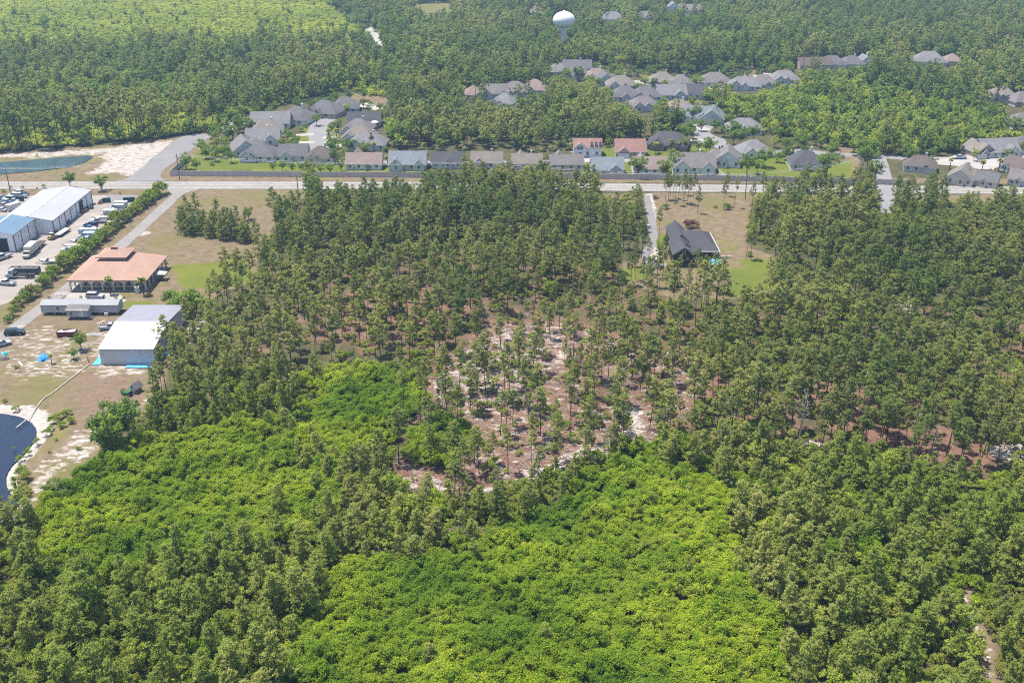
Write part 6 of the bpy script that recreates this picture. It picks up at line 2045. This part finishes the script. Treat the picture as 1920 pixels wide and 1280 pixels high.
# --- tall pines of the middle and right woods
TP = []
def add_tall(poly, spacing, seed, smin, smax, keep=1.0, cond=None, zone=""):
    x, y = scatter(poly, spacing, seed)
    k = r.random(len(x)) < keep
    if cond is not None:
        k &= cond(x, y)
    x, y = x[k], y[k]
    s = r.uniform(smin, smax, len(x)) * (.88 + .24 * vnoise(x, y, 22, 4))
    ok = shown_ok(x, y, 16 * s) & poly_ok(x, y, 16 * s) & far_of_houses(x, y, .8)
    for px, py, ss in YP:
        gx, gy = G(px, py)
        ok &= (x - gx) ** 2 + (y - gy) ** 2 > 4
    TP.append((rows(x, y, s, r.uniform(.92, 1.08, len(x)), 0, r)[ok], zone))


yl = lambda a, b: (lambda x, y: (y > a) & (y <= b))
add_tall(Z_MID, 4.5, 1, .66, 1.0, .92, lambda x, y: (y > 338) & (x < 36), "dense wood between road and clearing")
add_tall(Z_MID, 6.2, 14, .60, 1.0, .82, lambda x, y: (y > 300) & (x >= 36), "loose pines left of the right yard")
add_tall(Z_MID, 5.4, 2, .52, 1.0, .88, lambda x, y: (y <= 338) & (y > 285) & (x < 36), "dense wood between road and clearing")
add_tall(Z_MID, 5.5, 3, .45, .95, .84, lambda x, y: (y <= 285) & (x > -62), "open pine wood above the clearing")
add_tall(Z_MID, 5.4, 13, .48, .85, .80, lambda x, y: (y <= 285) & (x <= -62), "pines right of the white metal barn")
add_tall(Z_RIGHT, 4.8, 4, .55, 1.02, .92, lambda x, y: (y > 305), "right-hand wood beyond the yard")
add_tall(Z_RIGHT, 5.0, 5, .50, 1.0, .90, lambda x, y: (y <= 305) & (y > 245), "right-hand wood over the reddish floor")
add_tall(Z_RIGHT, 4.8, 6, .42, .95, .88, lambda x, y: (y <= 245), "front rows of the right-hand wood over the reddish floor")
add_tall(CLEARING, 6.3, 7, .36, .85, .80, lambda x, y: np.ones(len(x), bool), "sandy and reddish clearing")
add_tall([(1150, 640), (1340, 690), (1335, 770), (1220, 832), (1150, 800)], 6.5, 9, .36, .85, .8, None, "sandy and reddish clearing")
add_tall(Z_TRANS, 6.5, 8, .38, .66, .75, None, "strip of pines below the sandy clearing")
hand = [(307, 767, .78), (289, 750, .62), (320, 676, .78), (333, 682, .7), (347, 677, .62), (300, 735, .5), (424, 708, .8), (369, 790, .62), (500, 760, .75), (432, 795, .6), (478, 770, .62), (1013, 818, .82), (955, 732, .78), (895, 778, .6), (1095, 775, .62), (835, 735, .72), (975, 695, .72), (1105, 708, .85), (1165, 835, .6), (1078, 752, .6), (865, 790, .5), (938, 815, .7), (960, 800, .6), (842, 935, .45), (862, 940, .62), (912, 900, .55), (1040, 900, .4), (1100, 862, .5), (1420, 874, .7), (1350, 865, .62), (1585, 850, .7), (1612, 845, .62), (1717, 872, .75), (1650, 822, .68), (1835, 872, .6), (1870, 875, .65)]
hp = np.array([[*G(a, b), s, 1.0, r.uniform(0, 6.28), 0, r.integers(0, 9)] for a, b, s in hand])
TP.append((hp, "hand"))
allp = np.concatenate([a for a, _ in TP]); zone = sum([[z] * len(a) for a, z in TP], [])
u, v = Pn(allp[:, 0], allp[:, 1], 8.0)
size = 16 * allp[:, 2] * (FPX / (allp[:, 1] * _c + CAM_H * _s))
vis = (u > -20) & (u < 1940) & (v > 0)
score = np.where(vis, size, 0) + np.array([60 if "clearing" in z and "wood" not in z or z == "hand" else 0 for z in zone])
order = np.argsort(-score)
N_TALL = 258
ind = set(order[:N_TALL].tolist())
for i in order[:N_TALL]:
    x, y, s, zs, ro, _, va = allp[i]
    uu, vv = Pn(x, y, 0)
    z = zone[i]
    if z == "hand":
        z = "sandy and reddish clearing" if 740 < uu < 1230 else "pines right of the white metal barn" if uu < 560 else "front rows of the right-hand wood over the reddish floor"
    if z == "sandy and reddish clearing":
        col = "left" if uu < 900 else "middle" if uu < 1060 else "right"
        row = "far" if vv < 700 else "mid" if vv < 800 else "near"
        lb = "slender pine on the %s %s sandy clearing" % (row, col)
    elif z.startswith("pines right"):
        lb = "tall pine right of the white barn"
    elif z.startswith("strip"):
        lb = "short tall-stemmed pine below the sandy clearing"
    elif z.startswith("front"):
        lb = "pine %s, reddish floor" % ("left of the dead grey pine" if uu < 1495 else "right of the dead grey pine")
    else:
        lb = "pine in the " + z
    FOUND.append((K_TALL.place(x, y, s, ro, int(va), lb, "pine tree", lb, zs, .05), lb))
rest = np.array([i not in ind for i in range(len(allp))])
mass("pine_forest", "dense dark green pine wood between road, yard and clearing", "pine forest", [K_TALL], allp[rest])

# --- young pines of the foreground
YPt = []
def add_young(poly, spacing, seed, smin, smax, keep, zone):
    x, y = scatter(poly, spacing, seed, .48, False, 5.0)
    k = r.random(len(x)) < keep * (.55 + .9 * vnoise(x, y, 17, 44))
    x, y = x[k], y[k]
    s = r.uniform(smin, smax, len(x)) * (.82 + .34 * vnoise(x, y, 14, 6))
    for poly_ in ([(1795, 1100), (1830, 1100), (1880, 1250), (1890, 1330), (1850, 1330)],):
        uu, vv = Pn(x, y, 0); uu2, vv2 = Pn(x, y, 6 * s)
        kk = ~in_poly(uu, vv, poly_) & ~in_poly(uu2, vv2, poly_)
        x, y, s = x[kk], y[kk], s[kk]
    YPt.append((rows(x, y, s, r.uniform(.9, 1.12, len(x)), 0, r), zone))


add_young(Z_FL, 4.0, 21, .50, 1.08, .90, "lower left stand of young pines")
add_young(Z_FR, 4.0, 22, .46, 1.05, .90, "lower right stand of young pines")
add_young(Z_TRANS, 3.8, 23, .38, .75, .75, "strip below the sandy clearing")
add_young(T_LEFT, 11, 24, .40, .8, .32, "left bright thicket")
add_young(T_BOT, 13, 25, .40, .75, .3, "lower middle bright thicket")
add_young([(560, 850), (668, 850), (668, 905), (640, 960), (590, 990), (600, 900)], 4.5, 26, .40, .8, .8, "strip below the sandy clearing")
add_young([(300, 790), (440, 770), (560, 760), (560, 835), (440, 815), (330, 832), (250, 850)], 4.0, 27, .45, .85, .8, "wood edge above the left thicket")
ally = np.concatenate([a for a, _ in YPt]); zone = sum([[z] * len(a) for a, z in YPt], [])
u, v = Pn(ally[:, 0], ally[:, 1], 5.0)
size = ally[:, 2] * (FPX / (ally[:, 1] * _c + CAM_H * _s))
vis = (u > -10) & (u < 1930) & (v > 0) & (v < 1290)
score = np.where(vis, size, 0) + np.array([30 if "thicket" in z else 0 for z in zone])
order = np.argsort(-score)
N_YOUNG = 290
ind = set(order[:N_YOUNG].tolist())
for i in order[:N_YOUNG]:
    x, y, s, zs, ro, _, va = ally[i]
    uu, vv = Pn(x, y, 3)
    z = zone[i]
    if "stand" in z:
        size_ = "large" if s > .85 else "small" if s < .62 else "middling"
        lb = "%s bushy olive pine, %s" % (size_, z.replace(" of young pines", ""))
    else:
        lb = "small olive pine, " + z if "thicket" in z else "bushy young pine, " + z
    FOUND.append((K_YOUNG.place(x, y, s, ro, int(va), lb, "pine tree", lb, zs, .05), lb))
rest = np.array([i not in ind for i in range(len(ally))])
mass("young_pine_stand", "mass of young olive green pines in the foreground stands", "pine stand", [K_YOUNG], ally[rest])

# --- bright thickets
S = []
for poly, sp, seed in ((T_LEFT, 1.75, 31), (T_MID, 1.75, 32), (T_BOT, 1.75, 33), (T_PATCH, 1.6, 34)):
    x, y = scatter(poly, sp, seed, .45, False, 2.5 if seed in (32, 34) else 5.0)
    hgt = .5 + .85 * vnoise(x, y, 5, 8) ** 1.5 + .3 * vnoise(x, y, 18, 12)
    S.append(rows(x, y, r.uniform(.6, 1.25, len(x)) * (.75 + .4 * vnoise(x, y, 6, 15)), hgt, 0, r))
mass("bright_thicket", "bright yellow-green thicket of shrubs covering the lower middle and left", "thicket", [K_THICK], np.concatenate(S))
# --- duller undergrowth between the pines
S, LT = [], []
red = lambda x, y: in_poly(*Pn(x, y, 0), RED_FLOOR)
for poly, sp, seed, keep in ((Z_FL, 1.75, 41, .92), (Z_FR, 1.75, 42, .9), (Z_TRANS, 1.8, 43, .8), (Z_RIGHT, 2.6, 44, .75), (Z_MID, 3.0, 45, .55), ([(300, 740), (450, 690), (600, 690), (560, 835), (440, 812), (240, 850)], 1.95, 50, .8), (CLEARING, 3.6, 46, .42), ([(1150, 850), (1200, 832), (1270, 828), (1290, 860), (1240, 880), (1150, 885)], 1.7, 65, .9), (T_MID, 2.6, 61, .9), (T_LEFT, 3.0, 62, .9), (T_BOT, 3.2, 63, .9)):
    x, y = scatter(poly, sp, seed, .48)
    k = r.random(len(x)) < keep * (.35 + 1.1 * vnoise(x, y, 12, 47)) if sp > 2 else r.random(len(x)) < keep
    k &= ~(red(x, y) & (r.random(len(x)) < .85))
    k &= shown_ok(x, y, 1.2) & poly_ok(x, y, 1.2) & poly_ok(x, y, .5, [[(1798, 1108), (1816, 1108), (1826, 1148), (1853, 1192), (1866, 1250), (1886, 1335), (1858, 1335), (1843, 1255), (1833, 1202), (1807, 1158)]])
    x, y = x[k], y[k]
    q = rows(x, y, r.uniform(.5, 1.4, len(x)), r.uniform(.6, 1.4, len(x)), 0, r)
    if sp < 2:
        n2 = vnoise(x, y, 15, 48)
        q[:, 5] = np.where((n2 > .62) & (r.random(len(x)) < .6), 1, np.where(r.random(len(x)) < .06, 2, 0))
        q[:, 2] = np.where(q[:, 5] == 1, q[:, 2] * .85, np.where(q[:, 5] == 2, r.uniform(.4, .75, len(x)), q[:, 2]))
    else:
        q[:, 5] = np.where(r.random(len(x)) < .05, 2, 0)
        q[:, 2] = np.where(q[:, 5] == 2, r.uniform(.35, .7, len(x)), q[:, 2])
    if seed in (61, 62, 63):
        q[:, 5] = 1
        q[:, 2] *= .8
    S.append(q)
mass("undergrowth", "dull green undergrowth and saplings between the pines", "undergrowth", [K_UNDER, K_THICK, K_PALE], np.concatenate(S))
# --- cut branches and logs left on the cleared floor


def debris_form(seed):
    rr = random.Random(seed)
    Q = MB()
    for k in range(9):
        a, L = rr.uniform(0, 6.28), rr.uniform(.5, 2.2)
        x0, y0 = rr.uniform(-1, 1), rr.uniform(-1, 1)
        Q.tube((x0, y0, rr.uniform(.03, .2)), (x0 + math.cos(a) * L, y0 + math.sin(a) * L, rr.uniform(.05, .35)), rr.uniform(.03, .08), .02, 4, cap=False)
    return Q


class Forms:
    pass


K_DEB = Forms()
K_DEB.joined = [bpy.data.objects.new("debris_form", debris_form(900 + i).mesh("debris_form", mat("grey_brush_wood" if i % 2 else "brown_brush_wood", (.34, .31, .29) if i % 2 else (.16, .10, .075), .95, .3, 2))) for i in range(4)]
x, y = scatter(CLEARING, 2.3, 48, .5)
x2, y2 = scatter(NEEDLE, 6.0, 49, .5)
x, y = np.concatenate([x, x2]), np.concatenate([y, y2])
k = (r.random(len(x)) < .75 * vnoise(x, y, 10, 71)) & poly_ok(x, y, .3)
mass("brush_debris", "cut branches and sticks scattered over the cleared forest floor", "brush", [K_DEB], rows(x[k], y[k], r.uniform(.6, 1.5, k.sum()), np.ones(k.sum()), 0, r))

# --- woods beyond the road
F_MIX = [(-60, 112), (60, 105), (180, 97), (300, 93), (430, 95), (560, 92), (660, 108), (740, 130), (760, 190), (690, 178), (650, 168), (600, 178), (520, 200), (470, 212), (430, 228), (392, 247), (260, 264), (-60, 290)]
F_MARSH = [(-150, -70), (500, -70), (600, 0), (690, 70), (664, 106), (560, 90), (430, 95), (300, 92), (180, 96), (60, 104), (-150, 112)]
F_DARK = [(722, 205), (740, 175), (860, 180), (960, 200), (1010, 175), (1100, 190), (1180, 205), (1240, 222), (1245, 240), (1215, 262), (1070, 285), (930, 284), (800, 282), (745, 272), (728, 240)]
F_LIGHT = [(1322, 215), (1400, 200), (1470, 168), (1600, 158), (1700, 190), (1830, 215), (1920, 240), (1990, 280), (1650, 286), (1560, 270), (1440, 250), (1400, 224)]
OPEN_FAR = [OPEN_LEFT, [(395, 245), (470, 212), (610, 180), (655, 170), (735, 182), (722, 204), (728, 250), (742, 282), (1100, 284), (1260, 250), (1345, 228), (1440, 250), (1560, 272), (1640, 290), (1640, 345), (395, 345)], [(1030, 128), (1140, 124), (1240, 140), (1350, 146), (1310, 192), (1180, 185)],
            [(1110, 145), (1500, 130), (1500, 160), (1300, 186), (1220, 190), (1130, 170)], [(1262, 190), (1340, 205), (1420, 232), (1400, 252), (1320, 230), (1270, 212)], [(1748, 288), (1990, 280), (1990, 330), (1760, 326)], [(765, 8), (850, 5), (852, 22), (800, 26)], [(1818, 56), (1960, 60), (1960, 68), (1818, 63)]]
fx, fy = scatter([(-760, 408), (760, 408), (760, 1500), (-760, 1500)], 6.0, 51, .45, True)
u, v = Pn(fx, fy, 0)
k = (u > -260) & (u < 2200) & (v < 292)
k &= (fy < 1010) | (r.random(len(fx)) < .75)
fx, fy, u, v = fx[k], fy[k], u[k], v[k]
k = np.ones(len(fx), bool)
for p in OPEN_FAR:
    k &= ~in_poly(u, v, p)
marsh = in_poly(u, v + 16 * fbm(fx, fy, 60, 33), F_MARSH)
k &= ~(marsh & (r.random(len(fx)) > .06 + .75 * np.clip((v - 25) / 75, 0, 1) ** 1.3 * vnoise(fx, fy, 50, 34)))
fx, fy, u, v, marsh = fx[k], fy[k], u[k], v[k], marsh[k]
dark, light, mixd = in_poly(u, v, F_DARK), in_poly(u, v, F_LIGHT), in_poly(u, v, F_MIX)
nz = vnoise(fx, fy, 60, 61) * .6 + vnoise(fx, fy, 25, 62) * .4
q = r.random(len(fx))
kind = np.where(q < .42 + (nz - .5) * 1.3, 0, np.where(q < .74 + (nz - .5) * .9, 1, 2))
kind = np.where(mixd, np.where(q < .30 + (nz - .5) * 1.3, 0, np.where(q < .62 + (nz - .5) * .9, 1, 2)), kind)
kind = np.where(dark, np.where(q < .80, 0, np.where(q < .95, 1, 2)), kind)
kind = np.where(light, np.where(q < .10, 0, np.where(q < .38, 1, 2)), kind)
edge = mixd & (v > 232 - .03 * u)
kind = np.where(edge, np.where(q < .92, 3, 1), kind)
front = dark & (v > 262)
kind = np.where(front & (kind == 0), 3, kind)
s = r.uniform(.58, 1.12, len(fx)) * (.85 + .3 * vnoise(fx, fy, 35, 64)) * np.where((kind == 0) | (kind == 3), 1.0, np.where(kind == 1, .95, .9)) * np.where(marsh, .6, 1) * np.where(light, .8, 1.0) * np.where(dark, .95, 1.0)
top = np.where((kind == 0) | (kind == 3), 16, np.where(kind == 1, 12, 9)) * s
k = shown_ok(fx, fy, top, (.5, .95)) & poly_ok(fx, fy, top) & far_of_houses(fx, fy, .75)
k &= r.random(len(fx)) < .5 + .9 * vnoise(fx, fy, 40, 66)
P1 = rows(fx, fy, s, r.uniform(.85, 1.15, len(fx)), kind, r)[k]
# a second, offset layer fills the canopy where the woods are closed
gx, gy = scatter([(-700, 420), (700, 420), (700, 1100), (-700, 1100)], 5.0, 52, .5, True)
u, v = Pn(gx, gy, 0)
k = (u > -200) & (u < 2120) & (v < 290) & ~in_poly(u, v, F_MARSH)
for p in OPEN_FAR:
    k &= ~in_poly(u, v, p)
gx, gy, u, v = gx[k], gy[k], u[k], v[k]
light, dark = in_poly(u, v, F_LIGHT), in_poly(u, v, F_DARK)
q = r.random(len(gx))
kind = np.where(light, np.where(q < .25, 1, 2), np.where(dark, np.where(q < .75, 0, 1), np.where(q < .35, 0, np.where(q < .72, 1, 2))))
s = r.uniform(.45, .85, len(gx))
top = np.where(kind == 0, 16, np.where(kind == 1, 12, 9)) * s
k = shown_ok(gx, gy, top, (.5, .95)) & poly_ok(gx, gy, top) & far_of_houses(gx, gy, .75) & (r.random(len(gx)) < .75)
edge = in_poly(u, v, F_MIX) & (v > 235 - .03 * u)
k &= ~edge | (r.random(len(gx)) < .12)
P2 = rows(gx, gy, s, r.uniform(.85, 1.15, len(gx)), kind, r)[k]
mass("far_forest", "mixed dark woods stretching beyond the road to the horizon", "forest", [K_FPINE, K_FLEAF, K_FPALE, K_FPOLE], np.concatenate([P1, P2]))
mx_, my_ = scatter([(-620, 560), (-90, 560), (-90, 1300), (-620, 1300)], 3.6, 53, .5, True)
u, v = Pn(mx_, my_, 0)
k = in_poly(u, v, F_MARSH)
mx_, my_ = mx_[k], my_[k]
ux, uy = scatter(F_MIX, 3.6, 54)
k = poly_ok(ux, uy, 2.0)
ux, uy = ux[k], uy[k]
lx, ly = scatter(F_LIGHT, 3.8, 55)
k = far_of_houses(lx, ly, 1.0) & poly_ok(lx, ly, 2) & shown_ok(lx, ly, 2)
lx, ly = lx[k], ly[k]
fx, fy = np.concatenate([mx_, ux, lx]), np.concatenate([my_, uy, ly])
mass("marsh_shrubs", "pale green marsh shrubs below and beyond the far woods", "marsh shrubs", [K_FMARSH], rows(fx, fy, r.uniform(.6, 1.15, len(fx)), r.uniform(.6, 1.2, len(fx)), 0, r))

row_labels(FOUND)
_dup = {}
for o in list(COL.objects):
    if o.parent is None and "label" in o and o.get("kind") is None:
        _dup.setdefault(o["label"], []).append(o)
row_labels([(o, lb) for lb, L in _dup.items() if len(L) > 1 for o in L], 14)
for o in COL.objects:
    if "label" in o:
        o["label"] = " ".join(o["label"].split()[-16:]) if len(o["label"].split()) > 16 else o["label"]

# ------------------------------------------------------------------ air
m, nt, out = new_mat("haze_air")
pv = N(nt, "ShaderNodeVolumePrincipled")
pv.inputs["Color"].default_value = (.46, .70, 1.0, 1)
pv.inputs["Density"].default_value = .00014
pv.inputs["Anisotropy"].default_value = .25
nt.links.new(pv.outputs[0], out.inputs["Volume"])
Q = MB()
Q.box(-5200, 5200, -800, 9200, -2.0, 126.0)
hz = Q.build("haze", m)
tag(hz, "thin pale blue haze over the whole landscape", "haze", None, "stuff")
